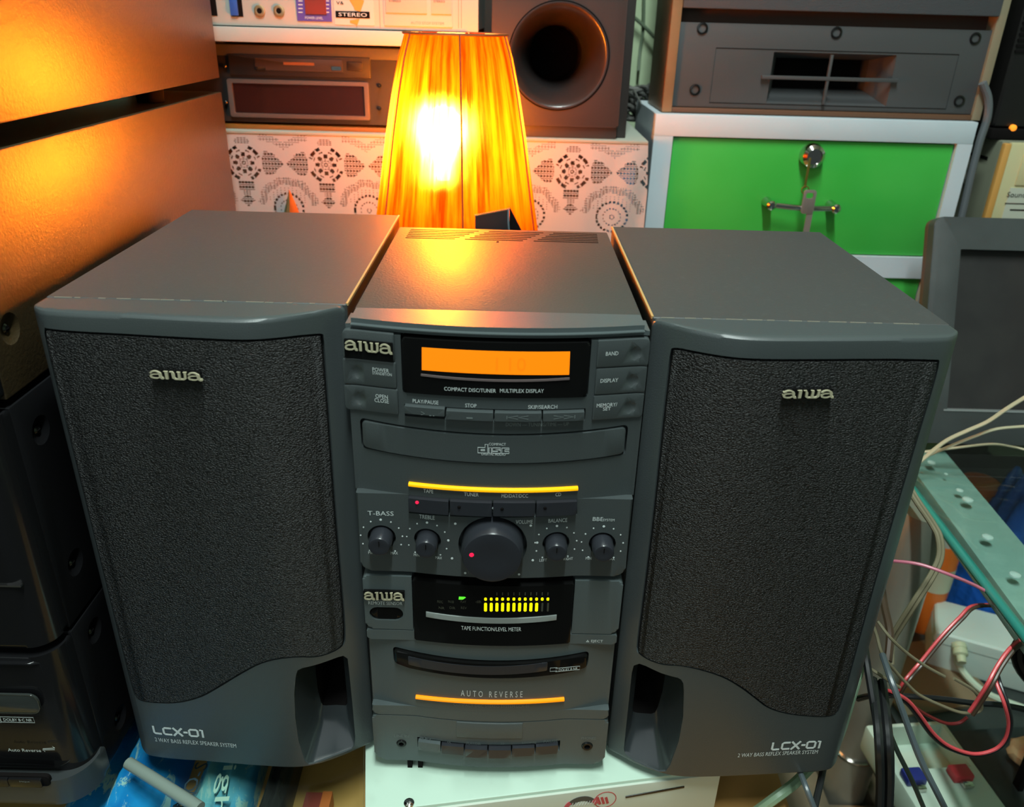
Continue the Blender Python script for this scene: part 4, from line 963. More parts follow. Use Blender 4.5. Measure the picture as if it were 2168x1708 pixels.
stroke(g, [(p.x-.006, p.z+.008), (p.x+.004, p.z), (p.x+.002, p.z-.006)], [.004, .012, .006], y=GY-.0008, ext=.0003); stroke(g, [(p.x-.006, p.z-.016), (p.x+.002, p.z-.016), (p.x, p.z-.020)], [.002, .006, .001], y=GY-.0008, ext=.0003); link('orange_splash', g, mat('orange_print', (.75, .30, .05), .5), lb)
flat_text('V&', 720, 6, 16, 6, GY-.0008, lb, M['screw'])
cd_ = fbox('cassette_door', 811, -80, 958, 56, GY, .003, 'white', FPn, .0012, .0005, .001)
fbox('door_window', 815, -80, 903, 28, GY-.001, .002, mat('grey_pink_panel', (.50, .42, .36), .5), cd_, .0012, .0003, .001); fbox('door_window', 912, -80, 956, 30, GY-.001, .002, bpy.data.materials['grey_pink_panel'], cd_, .0012, .0003, .001)
flat_text('AUTO STOP SYSTEM', 905, 49, 70, 5, GY-.0014, cd_, mat('faded_print', (.35, .26, .20), .6)); flat_text('STEREO', 836, 2, 25, 4, GY-.0026, cd_, M['screw']); flat_text('STEREO', 930, 3, 24, 4, GY-.0026, cd_, M['screw'])
for px in (802, 970, 976): fbox('panel_groove', px, -60, px+1.5, 60, GY, .001, bpy.data.materials['faded_print'], FPn, .0002)

# ---- small subwoofer with a flared port
SY = .468
SW = empty('subwoofer', (.06, .58, TZ+.0012), 'brown-black subwoofer with a round flared port right of the lamp', 'subwoofer')
M['sub'] = mat('brown_black_vinyl', (.030, .022, .021), .45, bump=(900, .2, .0003))
x0 = at(1040, 150, 1, SY).x; x1 = at(1318, 150, 1, SY).x; xb = at(1334, 150, 1, SY+.02).x
zb = TZ+.0012; zl = at(1200, 268, 1, SY).z
pc = at(1183, 120, 1, SY); RR = at(1285, 120, 1, SY).x-pc.x
link('case', boolean(box(x0+.002, xb, SY+.014, .72, zb, .66, .001), [lathe([(RR*.98, -.17), (RR*.98, .05)], 48, '-Y', (pc.x, SY, pc.z))]), M['sub'], SW)
bm = boolean(prism(rrect(x0, x1, zl, .66, .002), SY, SY+.014, .002), [lathe([(RR*1.02, -.01), (RR*1.02, .05)], 64, '-Y', (pc.x, SY+.02, pc.z))])
link('baffle', bm, M['sub'], SW)
link('lower_lip', box(x0+.001, x1-.001, SY+.003, SY+.014, zb, zl, .0008), M['sub'], SW)
pr = [(RR*1.035, 0), (RR*1.03, .0014), (RR*1.0, .0016), (RR*.97, .0006), (RR*.90, -.004), (RR*.80, -.013), (RR*.70, -.026), (RR*.63, -.040), (RR*.60, -.058), (RR*.585, -.075)]
link('flared_port', lathe(pr, 64, '-Y', (pc.x, SY, pc.z), caps=False), mat('port_plastic', (.022, .018, .018), .28), SW, ang=60)
link('port_throat', lathe([(RR*.586, -.0748), (RR*.58, -.080), (RR*.56, -.13), (.0005, -.131)], 48, '-Y', (pc.x, SY, pc.z), caps=False), M['gap'], SW)  # inside of the port painted black, its shade put into the colour
link('port_ring', lathe([(RR*1.06, -.0002), (RR*1.055, .0008), (RR*1.03, .0010), (RR*1.02, -.0002)], 64, '-Y', (pc.x, SY, pc.z), caps=False), M['gap'], SW)

xg = at(1012, 30, 1, .56).x; tag(link('dark_carton', box(xg-.03, xg+.06, .50 if 0 else .735, .765, TZ+.0014, .66, .001), mat('dark_brown_carton', (.035, .022, .015), .7)), 'dark brown carton standing at the wall between the white recorder and the subwoofer', 'box')
tag(link('dark_carton', box(.535, .93, .57, .70, -.75, .05, .002), mat('dusty_brown_carton', (.060, .045, .040), .7, var=(15, (.085, .07, .065), .4, .7))), 'large dusty brown carton on the floor behind the glass shelf', 'box')
# tangle of cable on the cupboard top, wires on the wall
ct = at(1358, 180, 1, .66); random.seed(11)
pts = []
for i in range(70): pts.append((ct.x-.004+.022*math.sin(i*1.9)+random.uniform(-.006, .006), .66+random.uniform(-.02, .02), max(TZ+.004, ct.z-.030+.034*math.sin(i*1.3+.4)*math.cos(i*.37)+random.uniform(-.010, .010))))
tag(link('cable_bundle', tube(pts, .0022, 6, k=5), mat('grey_cable', (.075, .075, .068), .5)), 'tangled bundle of grey cable beside the subwoofer', 'cable')
def cable(pl, r, m, label, cat='cable', group=None, n=8, two=None, name='cable'):
    P = [at(x, y, 1, Y) for x, y, Y in pl]
    o = link(name, tube(P, r, n, off=(-r, 0) if two else None), m)
    if two: link('second_core', tube(P, r, n, off=(r, 0)), two, o)
    return tag(o, label, cat, group)
gw = mat('green_wall_wire', (.09, .13, .08), .6)
cable([(1364, -20, .792), (1362, 60, .79), (1356, 100, .79), (1352, 150, .78)], .0022, gw, 'dark green wire running down the pale green wall')
cable([(1335, 30, .785), (1364, 56, .785), (1400, 94, .785), (1420, 115, .78)], .0026, gw, 'dark green wire slanting across the pale green wall')
cable([(1342, 190, .64), (1360, 225, .60), (1385, 262, .53)], .0013, bpy.data.materials['grey_cable'], 'thin grey wire trailing from the cable bundle')

# ================================================================== green drawer cabinet
CY = .482
GC = empty('drawer_cabinet', (.333, .62, -.75), 'white steel cabinet with bright green drawers behind the right speaker', 'cabinet')
M['wenamel'] = mat('white_enamel', (.50, .57, .62), .4, var=(9, (.45, .52, .57), .4, .7))
M['green'] = mat('green_enamel', (.035, .38, .045), .38, var=(7, (.06, .44, .07), .35, .7))
cx0, cx1 = at(1388, 250, 1, CY).x, at(2064, 290, 1, CY).x
dx0, dx1 = at(1424, 300, 1, CY).x, at(2021, 330, 1, CY).x
z1 = at(1700, 249, 1, CY).z; dz1 = at(1700, 296, 1, CY).z; dz0 = at(1958, 546, 1, CY).z; dz2 = at(1950, 590, 1, CY).z
pitch = dz1-dz2
link('case', box(cx0+.001, cx1-.001, CY+.012, .64, -.745, z1-.0005), M['wenamel'], GC)
link('top_rail', box(cx0, cx1, CY, CY+.013, dz1, z1, .001), M['wenamel'], GC)
link('stile', box(cx0, dx0, CY, CY+.013, -.745, dz1), M['wenamel'], GC); link('stile', box(dx1, cx1, CY, CY+.013, -.745, dz1), M['wenamel'], GC)
for k in range(7):
    t = dz1-pitch*k; bz = t-(dz1-dz0)
    if bz < -.7: break
    d = link('drawer', box(dx0+.0012, dx1-.0012, CY+.004, CY+.0125, bz+.001, t-.0014, .0012), M['green'], GC)
    link('rail', box(dx0, dx1, CY, CY+.013, t-pitch, bz), M['wenamel'], GC)
    if k == 0:
        hp, hq = at(1632, 434, 1, CY-.014), at(1769, 441, 1, CY-.014)
    else:
        hp, hq = Vector((hp.x, hp.y, hp.z-pitch)), Vector((hq.x, hq.y, hq.z-pitch))
    h = link('handle', tube([hp+Vector((.002, 0, 0)), (hp+hq)/2+Vector((0, -.003, -.001)), hq-Vector((.002, 0, 0))], .0033, 12), M['chrome'], d)
    for q in (hp, hq): link('handle_post', lathe([(.0058, -.0178), (.0050, -.010), (.0042, 0), (.0052, .0035), (.0035, .0055), (.0003, .006)], 20, '-Y', tuple(q)), M['chrome'], h)
    lk = at(1716, 328, 1, CY+.004) if k == 0 else Vector((lk.x, lk.y, lk.z-pitch))
    link('lock', lathe([(.0128, 0), (.0132, .006), (.0120, .012), (.0085, .0150), (.0080, .013), (.0005, .0125)], 32, '-Y', tuple(lk)), M['chrome'], d)
p = at(1712, 350, 1, CY-.014)
KY = empty('hanging_key', (p.x, CY-.014, p.z-.02), 'small brass key with grey tag hanging from the top drawer lock', 'key')
br = mat('old_brass', (.22, .17, .04), .35, metal=.7); tagm = mat('grey_key_tag', (.16, .14, .125), .5)
link('blade', box(p.x-.0011, p.x+.0011, CY-.0155, CY-.0135, at(1712, 398, 1, CY-.014).z, p.z+.008, .0003), br, KY)
t0_, t1_ = at(1694, 452, 1, CY-.020), at(1727, 418, 1, CY-.020)
bm = boolean(prism(rrect(t0_.x, t1_.x, t0_.z, at(1712, 402, 1, CY-.020).z, .003), CY-.0210, CY-.0190, .0004), [prism(rrect(t0_.x+.003, t1_.x-.003, at(1712, 420, 1, CY-.02).z, at(1712, 408, 1, CY-.02).z, .002), CY-.03, CY)])
link('tag', bm, tagm, KY)
link('strap', box(at(1706, 460, 1, CY-.02).x, at(1719, 460, 1, CY-.02).x, CY-.0205, CY-.0195, t0_.z-.035, t0_.z+.001), tagm, KY)
link('ring', tube([(p.x+.004*math.cos(a*PI/8), CY-.0172, at(1712, 402, 1, CY-.017).z+.004*math.sin(a*PI/8)) for a in range(17)], .0006, 6, smooth=False), br, KY)

# wooden floor speaker on the cabinet
WY = .496
SPK = empty('floor_speaker', (.34, .6, z1), 'wood-edged black speaker with cross-barred horn standing on the green drawer cabinet', 'speaker')
M['wood'] = mat('brown_wood_edge', (.26, .15, .07), .5, var=(25, (.20, .11, .05), .4, .7)); M['bfl'] = mat('slate_black_baffle', (.050, .052, .055), .55, bump=(700, .3, .0004))
wx0, wx1 = at(1416, 150, 1, WY).x-.003, at(2092, 160, 1, WY).x+.004
zf = z1+.0004; zt = .80
link('side_panel', box(wx0, wx0+.0105, WY, .60, zf, zt, .0008), M['wood'], SPK); link('side_panel', box(wx1-.0095, wx1, WY, .60, zf, zt, .0008), mat('grey_wood_edge', (.24, .20, .13), .5), SPK)
link('bottom_panel', box(wx0+.0105, wx1-.0095, WY+.001, .60, zf, at(1750, 236, 1, WY).z, .0005), mat('dark_brown_wood', (.11, .05, .025), .5), SPK)
link('back_panel', box(wx0+.0105, wx1-.0095, .585, .60, zf, zt), M['gap'], SPK)
lz0 = at(1750, 234, 1, WY+.004).z; lz1 = at(1750, 55, 1, WY+.004).z; uz0 = at(1750, 25, 1, WY-.004).z
hx0, hx1, hz0_, hz1_ = fr(1630, 113, 1888, 222, WY+.004)
kx0, kx1, kz0, kz1 = fr(1658, 128, 1862, 196, WY+.004)
lp = link('lower_baffle', boolean(box(wx0+.0105, wx1-.0095, WY+.004, WY+.02, lz0, lz1, .0006), [prism(rrect(hx0, hx1, hz0_, hz1_, .001), WY-.02, WY+.04)]), M['bfl'], SPK)
link('gap_strip', box(wx0+.0105, wx1-.0095, WY+.018, WY+.03, lz1-.002, uz0+.003), mat('red_brown_gap', (.05, .022, .014), .7), SPK)
link('upper_baffle', box(wx0+.0105, wx1-.0095, WY-.003, WY+.018, uz0, zt-.01, .0015), mat('slate_grille', (.055, .058, .066), .7, bump=(900, .6, .0006)), SPK)
bm = bmesh.new(); L1 = [(hx0, hz0_), (hx1, hz0_), (hx1, hz1_), (hx0, hz1_)]; L2 = [(kx0, kz0), (kx1, kz0), (kx1, kz1), (kx0, kz1)]
R1 = [bm.verts.new((x, WY+.0045, z)) for x, z in L1]; R2 = [bm.verts.new((x, WY+.040, z)) for x, z in L2]; R3 = [bm.verts.new((x, WY+.14, z)) for x, z in L2]
for a, b in ((R1, R2), (R2, R3)):
    for i in range(4): bm.faces.new((a[i], a[(i+1) % 4], b[(i+1) % 4], b[i]))
bm.faces.new(R3); link('horn', bm, M['bfl'], SPK, smooth=False)
link('throat', box(kx0, kx1, WY+.06, WY+.063, kz0, kz1), M['gap'], SPK)
fbox('horn_bar', 1612, 163, 1902, 171, WY, .003, 'bfl', SPK, .001, .0005); fbox('horn_bar', 1750, 116, 1756, 222, WY, .003, 'bfl', SPK, .0005, .0005)
g = bmesh.new(); a, b, c_, d_ = fr(1508, 108, 2018, 224, WY+.004); stroke(g, [(a, c_), (b, c_), (b, d_), (a, d_)], .0006, closed=True, ext=.0003); link('inset_line', xform(g, Matrix.Translation((0, WY+.0039, 0))), M['gap'], SPK)
for px, py in ((1487, 60), (1771, 69), (2065, 81), (1471, 190), (2031, 214)):
    p = at(px, py, 1, WY+.004); s = link('screw', lathe([(.0060, 0), (.0058, .0012), (.0042, .0014), (.0036, -.0004), (.0005, -.0005)], 18, '-Y', (p.x, WY+.004, p.z), caps=False), M['screw'], SPK)

# black ribbed tower, grey cable and beige box at the right
BY = .50
bx = at(2112, 200, 1, BY).x
BB = empty('beige_box', (.62, .6, .33), 'beige plastic appliance with a pale label right of the green drawer cabinet', 'appliance')
bl = at(2117, 320, 1, BY).x; bz = at(2140, 299, 1, BY).z; bz0 = bz-.125
M['beige'] = mat('beige_plastic', (.48, .46, .26), .5)
link('case', box(bl, bl+.16, BY, .72, bz0, bz, .003), mat('olive_grey_plastic', (.17, .18, .13), .55), BB)
link('front', box(bl+.008, bl+.16, BY-.006, BY+.001, bz0, bz-.001, .002), M['beige'], BB)
link('front_edge', box(bl+.0005, bl+.0085, BY-.006, BY+.002, bz0, bz-.002, .002), mat('orange_tan_edge', (.55, .28, .07), .5), BB)
lx0, lx1, lz0_, lz1_ = fr(2128, 398, 2200, 470, BY-.006)
lbm = link('label_plate', box(lx0, lx0+.10, BY-.0068, BY-.005, lz0_-.02, lz1_), mat('pale_grey_label', (.46, .50, .42), .5), BB)
flat_text('Sound', 2152, 412, 40, 11, BY-.007, lbm, M['screw']); fbox('print_line', 2128, 430, 2175, 432, BY-.0069, .001, 'screw', lbm, .0002); fbox('print_line', 2138, 443, 2172, 446, BY-.0069, .001, 'screw', lbm, .0002)
link('upper_relief', box(lx0+.004, lx0+.10, BY-.0075, BY-.005, at(2140, 392, 1, BY-.006).z, bz-.012, .001), M['beige'], BB)
for y, z in ((.55, bz-.022),): link('side_slot', box(bl-.0004, bl+.001, y-.030, y+.02, z-.0018, z+.0018), M['gap'], BB)
bm = lathe([(.0105, 0), (.0105, .0022), (.0060, .0024), (.0060, 0)], 24); xform(bm, Matrix.Translation((bl, .548, bz-.046)) @ Matrix.Rotation(-PI/2, 4, 'Y')); link('side_ring', bm, mat('pale_ring', (.5, .52, .45), .4), BB)
ps = empty('wall_bracket_shelf', (bl+.10, .79, bz0-.02), 'dark wall shelf carrying the beige appliance behind the black panel', 'shelf')
link('board', box(bl-.01, bl+.2, BY-.01, .7995, bz0-.02, bz0-.0005), M['gap'], ps)
for lx_ in (bl+.02, bl+.17): link('bracket', box(lx_-.006, lx_+.006, .62, .7995, bz0-.05, bz0-.0205), M['gap'], ps)
TW = empty('black_tower', (.60, .6, bz), 'tall ribbed black tower speaker on the beige appliance', 'speaker')
tx0 = at(2092, 240, 1, BY+.01).x
link('case', box(tx0+.01, tx0+.15, BY+.012, .70, bz+.012, .82, .006, 3), mat('tower_black', (.010, .009, .009), .35), TW)
link('plinth', box(tx0+.008, tx0+.15, BY+.008, .70, bz+.0005, bz+.012, .002), M['gap'], TW)
for j in range(40): link('rib', box(tx0+.012, tx0+.148, BY+.0105, BY+.0135, bz+.090+j*.0055, bz+.0925+j*.0055), M['gap'], TW, smooth=False)
p = at(2146, 271, 1, BY+.008); link('indicator', lathe([(.0036, -.003), (.0034, .0004), (.0015, .0012)], 14, '-Y', (p.x, BY+.008, p.z)), mat('amber_lamp', (.8, .3, .02), .4, emit=(1, .25, .02), es=1.0), TW)
gc = [(2080, 175), (2092, 210), (2090, 250), (2074, 300), (2056, 370), (2040, 440), (2030, 480)]
tag(link('thick_cable', tube([at(x, y, 1, .492) for x, y in gc], .0042, 10), mat('slate_cable', (.10, .11, .12), .5)), 'thick slate grey cable hanging down beside the green drawer cabinet', 'cable')
# ================================================================== right side: glass shelf, panel, pole, cables
ZS = .10
gx = at(1930, 1030, 2, ZS).x; gx2 = at(2168, 1340, 2, ZS).x
def shelf_edge(y): a, b = at(1930, 1030, 2, ZS), at(2168, 1340, 2, ZS); return a.x+(b.x-a.x)*(y-a.y)/(b.y-a.y)
M['glassedge'] = mat('green_glass_edge', (.03, .22, .18), .12, spec=.8)
GS = empty('glass_shelf', (.6, .2, ZS-.006), 'thick green-edged glass shelf at the right, in front of the black panel', 'glass shelf')
y0, y1 = -.22, .475
link('pane', vprism([(shelf_edge(y0)+.0022, y0), (.95, y0), (.95, y1), (shelf_edge(y1)+.0022, y1)], ZS-.0085, ZS, 0), glass_mat('shelf_glass', (.86, .93, .91)), GS, smooth=False)
link('polished_edge', tube([(shelf_edge(y0)+.0026, y0, ZS-.0043), (shelf_edge(y1)+.0026, y1, ZS-.0043)], .0043, 14, smooth=False), M['glassedge'], GS)
a, b, c, d = at(1942, 1005, 2, ZS-.009), at(2148, 1286, 2, ZS-.009), at(2168, 1153, 2, ZS-.009), at(2000, 954, 2, ZS-.009)
def ext(p, q, y): t = (y-p.y)/(q.y-p.y); return (p.x+(q.x-p.x)*t, y)
RL = tag(link('metal_rail', vprism([ext(a, b, y0+.02), ext(d, c, y0+.02), ext(d, c, y1-.01), ext(a, b, y1-.01)], ZS-.032, ZS-.009, .001), mat('grey_green_painted_steel', (.30, .42, .38), .45, bump=(500, .4, .0005), var=(60, (.36, .48, .44), .45, .7))), 'grey-green steel rail running under the glass shelf', 'rail')
for i, (px, py, r) in enumerate(((2032, 1038, .0036), (2049, 1058, .0052), (2091, 1137, .0050), (2149, 1217, .0048), (1972, 979, .0044), (2003, 1003, .0018))):
    p = at(px, py, 2, ZS); pos = ('second of the row', 'largest, beside a smaller one', 'fourth of the row, mid-shelf', 'nearest the frame edge', 'by the beige cables', 'tiny one by the beige cables')[i]
    bm = lathe([(r, 0), (r*.92, r*.2), (r*.6, r*.36), (.0002, r*.42)], 18, loc=(p.x, p.y, ZS)); tag(link('glass_bead', bm, mat('clear_droplet', (.30, .44, .39), .08, spec=1.0) if i == 0 else bpy.data.materials['clear_droplet']), 'clear round droplet on the glass shelf, '+pos, 'droplet', 'clear droplets on the glass shelf')
# black panel leaning upright on the shelf
PY = at(1955, 948, 2, ZS).y; TH = math.radians(19.5)
bz = ZS+.0064; PNn = Vector((0, -math.cos(TH), math.sin(TH))); P0 = Vector((.5, PY, bz))
def leanpt(px, py):
    d = CF + CR*((px-1084)/FPX) - CU*((py-854)/FPX); p = CAM+d*((P0-CAM).dot(PNn)/d.dot(PNn)); return p.x, (p.z-bz)/math.cos(TH)
LM = Matrix.Translation((0, PY, bz)) @ Matrix.Rotation(-TH, 4, 'X')
px0 = leanpt(1971, 600)[0]-.0015; pt = leanpt(2060, 460)[1]
PN = empty('speaker_panel', (px0+.1, PY, bz), 'black speaker front with a sunken rectangle leaning back on the glass shelf', 'speaker')
rx0 = leanpt(2020, 695)[0]; rz1 = leanpt(2100, 529)[1]; rz0 = leanpt(2080, 868)[1]
def lean(name, bm, m, par, **k): return link(name, xform(bm, LM), M[m] if isinstance(m, str) else m, par, **k)
M['dust'] = mat('dusty_charcoal', (.036, .042, .043), .55, var=(16, (.050, .058, .059), .4, .7), bump=(500, .3, .0004))
fr_ = lean('front_frame', boolean(prism(rrect(px0, px0+.24, 0, pt, .010, 6), 0, .012, .0009), [prism(rrect(rx0, rx0+.17, rz0, rz1, .001), -.01, .03)]), 'dust', PN)
lean('sunken_cloth', box(rx0-.002, rx0+.172, .009, .0115, rz0-.002, rz1+.002), mat('black_cloth', (.014, .013, .013), .85, var=(20, (.020, .019, .018), .45, .65)), fr_)
lean('sill', box(rx0-.004, rx0+.17, -.0008, .010, rz0-.0018, rz0+.0002), mat('highlight_grey_edge', (.20, .22, .22), .4), fr_)  # highlight along the lower lip painted as a lighter grey
lean('case', prism(rrect(px0-.0002, px0+.24, .0002, pt-.0003, .010, 6), .012, .0185, 0), mat('brown_case', (.085, .045, .035), .5), PN)
# beige speaker wires crossing the shelf
bw = mat('beige_wire', (.42, .39, .26), .45); NB = 'beige wires over the glass shelf'
def zcable(pl, r, m, label, cat='cable', group=None, two=None, name='cable', n=8):
    P = [at(x, y, 2, z) for x, y, z in pl]; o = link(name, tube(P, r, n, off=(-r*.9, 0) if two else None), m)
    if two: link('second_core', tube(P, r, n, off=(r*.9, 0)), two, o)
    return tag(o, label, cat, group)
def ycable(pl, r, m, label, group): return cable(pl, r, m, label, group=group, two=m)
ycable([(1880, 1022, .262), (1915, 1002, .268), (1950, 975, .275), (2000, 935, .28), (2045, 913, .28), (2090, 893, .28), (2130, 866, .28), (2175, 838, .28)], .0013, bw, 'beige twin wire rising steepest to the right over the glass shelf', NB)
ycable([(1900, 984, .285), (1950, 970, .29), (2010, 945, .285), (2060, 925, .285), (2110, 908, .28), (2175, 902, .28)], .0011, bw, 'middle beige twin wire crossing in front of the black speaker panel', NB)
ycable([(1900, 968, .305), (1960, 956, .305), (2030, 947, .30), (2100, 940, .30), (2145, 946, .30), (2175, 953, .295)], .0011, bw, 'lowest beige twin wire lying flat over the glass shelf', NB)
# steel pole
PO = empty('steel_pole', (.438, .26, -.75), 'brushed steel tube leg with a ring, standing between right speaker and cables', 'pole')
stl = mat('brushed_steel', (.34, .33, .27), .30, metal=.45, var=(7, (.24, .22, .18), .4, .7))
zr = at(1803, 1616, 1, .235).z
link('upper_tube', lathe([(.0235, zr), (.0235, ZS-.0326)], 32, loc=(.438, .26, 0)), stl, PO)
link('lower_tube', lathe([(.0262, -.75), (.0262, zr-.002)], 32, loc=(.438, .26, 0)), stl, PO)
link('collar', lathe([(.0262, zr-.003), (.0272, zr-.002), (.0272, zr), (.0240, zr+.001)], 32, loc=(.438, .26, 0)), M['chrome'], PO)
for i, (x, y) in enumerate(((.90, .40), (.90, -.15))):
    tag(link('steel_pole', lathe([(.0205, -.75), (.0205, ZS-.0088)], 24, loc=(x, y, 0)), stl), ('rear' if i == 0 else 'front')+' steel tube leg under the far end of the glass shelf', 'pole')
# lower shelf and what lies on it
LZ = -.22
tag(link('lower_shelf', vprism([(.424, -.24), (.95, -.24), (.95, .474), (.472, .474), (.472, .222), (.424, .222)], LZ-.015, LZ, .001), mat('dark_shelf', (.030, .036, .036), .5, var=(20, (.045, .052, .052), .4, .7))), 'dark dusty shelf below the glass shelf, under the cables', 'shelf')
p = at(2040, 1395, 2, LZ+.03)
AD = empty('adapter_box', (p.x+.05, p.y+.03, LZ), 'white power adapter box lying under the glass shelf', 'adapter')
AM = Matrix.Translation((p.x+.055, p.y+.030, LZ)) @ Matrix.Rotation(math.radians(-24), 4, 'Z')
wp = mat('white_adapter_plastic', (.60, .66, .62), .45)
bm = box(-.075, .095, -.045, .028, 0, .056, .006, 3); link('body', xform(bm, AM), wp, AD)
bm = box(-.0754, .0954, -.0454, .0284, .040, .0410); link('seam', xform(bm, AM), mat('grey_seam', (.3, .34, .32), .5), AD)
pg = at(2030, 1378, 2, LZ+.045)
PG = link('plug', xform(lathe([(.0085, 0), (.0085, .006), (.0078, .0065), (.0078, .008), (.0085, .0085), (.0085, .014), (.0055, .016), (.005, .024)], 20), Matrix.Translation(pg+Vector((.006, .012, 0))) @ Matrix.Rotation(math.radians(115), 4, 'X') @ Matrix.Rotation(math.radians(-10), 4, 'Y')), mat('cream_plug', (.55, .56, .38), .5)); tag(PG, 'cream ribbed plug pushed into the white adapter', 'plug')
wc = mat('white_cord', (.55, .62, .50), .45)
zcable([(2028, 1388, LZ+.035), (2030, 1408, LZ+.020), (2060, 1445, LZ+.012), (2100, 1473, LZ+.006), (2180, 1503, LZ+.005)], .0042, wc, 'white cord running from the cream plug to the right', name='cord')
OB = empty('orange_bottle', tuple(at(1998, 1205, 2, LZ)), 'orange and white bottle behind the steel pole', 'bottle')
o_ = at(2001, 1150, 1, .42); ob = mat('orange_plastic', (.75, .16, .02), .4)
link('body', lathe([(.019, LZ), (.021, LZ+.006), (.021, LZ+.12), (.014, LZ+.135)], 24, loc=(o_.x, o_.y, 0)), ob, OB); link('cap', lathe([(.012, LZ+.135), (.012, LZ+.155)], 20, loc=(o_.x, o_.y, 0)), wp, OB)
link('wrap_label', lathe([(.0214, LZ+.070), (.0214, LZ+.105)], 24, loc=(o_.x, o_.y, 0), caps=False), mat('cream_wrap', (.60, .56, .42), .6), OB)
bp = at(2140, 1070, 2, -.03)
packet('blue_bag', bp.x-.020, bp.x+.13, bp.y-.010, bp.y+.075, .235, mat('blue_plastic_bag', (.02, .14, .62), .3, bump=(22, 1.0, .012)), 'crumpled bright blue plastic bag seen through the glass shelf', 'bag', z=LZ, n=28, rot=.3)
q_ = at(2078, 1016, 1, .49); hz = q_.z-LZ; tag(link('orange_tub', lathe([(.020, LZ), (.021, q_.z-.014), (.024, q_.z-.012), (.024, q_.z-.002), (.020, q_.z)], 28, loc=(q_.x, q_.y, 0)), ob), 'round orange lidded tub seen through the glass beside the blue bag', 'tub')
q_ = at(2035, 1190, 2, LZ+.02); tag(link('dark_blue_tin', lathe([(.020, LZ), (.020, LZ+.045), (.016, LZ+.048)], 24, loc=(q_.x+.008, q_.y, 0)), mat('deep_blue', (.01, .03, .22), .3)), 'small deep blue tin right of the orange bottle', 'tin')
q_ = at(1950, 1440, 2, LZ+.0); tag(link('cardboard_piece', xform(box(-.06, .07, -.05, .06, 0, .004), Matrix.Translation((q_.x, q_.y, LZ)) @ Matrix.Rotation(.2, 4, 'Z')), mat('cardboard', (.22, .15, .09), .8)), 'flat piece of brown cardboard under the cable tangle', 'cardboard')
q_ = at(2172, 1400, 1, .10)
DR = empty('bare_driver', (q_.x+.03, q_.y+.02, LZ), 'bare black loudspeaker driver with wires at the right edge', 'driver')
DMX = Matrix.Translation(q_+Vector((.048, .015, -.012))) @ Matrix.Rotation(math.radians(-38), 4, 'Z')
link('frame', xform(lathe([(.041, 0), (.042, .006), (.040, .008), (.037, .004), (.030, -.008), (.012, -.018), (.0003, -.017)], 32, '-Y', (0, 0, 0)), DMX), mat('driver_black', (.022, .020, .018), .4), DR)
link('cone_rim', xform(lathe([(.038, .0045), (.036, .0085), (.032, .0085), (.030, .002)], 32, '-Y', caps=False), DMX), M['screw'], DR)
link('magnet', xform(lathe([(.025, -.045), (.025, -.022)], 24, '-Y'), DMX), M['gap'], DR)
link('dust_cap', xform(lathe([(.012, -.016), (.009, -.010), (.0003, -.008)], 20, '-Y'), DMX), M['screw'], DR)
link('bracket', box(q_.x+.075, q_.x+.080, q_.y+.035, q_.y+.045, LZ+.0002, q_.z-.02), M['gap'], DR)
q_ = at(2150, 1660, 1, -.02); 
# lower tray with pegs, on the floor side
TZ2 = LZ
tq = at(1972, 1640, 2, TZ2+.03)
TY_ = empty('white_tray', (tq.x, tq.y, TZ2), 'pale green-white plastic tray below the cables, holding coloured pegs', 'tray')
TM = Matrix.Translation((tq.x+.006, tq.y-.01, TZ2+.0003)) @ Matrix.Rotation(.10, 4, 'Z')
ww = mat('pale_tray_plastic', (.50, .62, .52), .5)
bm = box(-.046, .046, -.085, .075, 0, .035, .004); bm = boolean(bm, [box(-.040, .040, .014, .069, .006, .06)]); link('body', xform(bm, TM), ww, TY_)
for nm, x0_, col, lb_ in (('blue', -.043, (.02, .03, .20), 'dark blue peg on the pale tray, by the black cables'), ('red', .008, (.50, .04, .05), 'red peg on the pale tray, right of the grey cable')):
    bm = box(x0_, x0_+.021, -.006, .010, .0355, .045, .002); o = tag(link('peg', xform(bm, TM), mat(nm+'_peg_plastic', col, .4)), lb_, 'peg', 'pegs on the tray')
    link('metal_tip', xform(box(x0_+.006, x0_+.017, -.014, -.004, .0355, .041, .002), TM), M['chrome'], o)
tag(link('red_strip', xform(box(-.036, -.028, .018, .062, .0065, .016, .002), TM), mat('dark_red_plastic', (.30, .02, .02), .4)), 'dark red strip lying inside the pale tray', 'strip')
tag(link('tray_shelf', boolean(box(.255, .95, -.28, .474, -.36, -.34), [box(.410, .466, .232, .288, -.4, -.3)]), mat('brown_ply_shelf', (.20, .15, .09), .7, var=(12, (.14, .11, .07), .4, .7))), 'brown plywood shelf lowest of the right rack', 'shelf')
q_ = at(2120, 1620, 2, -.19); tag(link('black_case', xform(box(-.044, .18, -.16, .050, 0, .030, .003), Matrix.Translation((q_.x+.016, q_.y, TZ2+.0004)) @ Matrix.Rotation(.10, 4, 'Z')), mat('dusty_black_case', (.030, .036, .036), .5, var=(30, (.045, .05, .05), .45, .7))), 'flat dusty black case right of the pale tray', 'case')
q_ = at(2166, 1560, 2, -.15); bm = bmesh.new(); bmesh.ops.create_icosphere(bm, subdivisions=3, radius=.018)
for v in bm.verts: v.co *= 1+.18*math.sin(v.co.x*300+v.co.y*210)*math.cos(v.co.z*260)
xform(bm, Matrix.Translation((q_.x+.012, q_.y, LZ+.0455)) @ Matrix.Scale(.8, 4, (0, 0, 1))); tag(link('cork_lump', bm, mat('cork', (.60, .42, .24), .8)), 'pale crumbly cork lump at the right edge on the black case', 'cork')
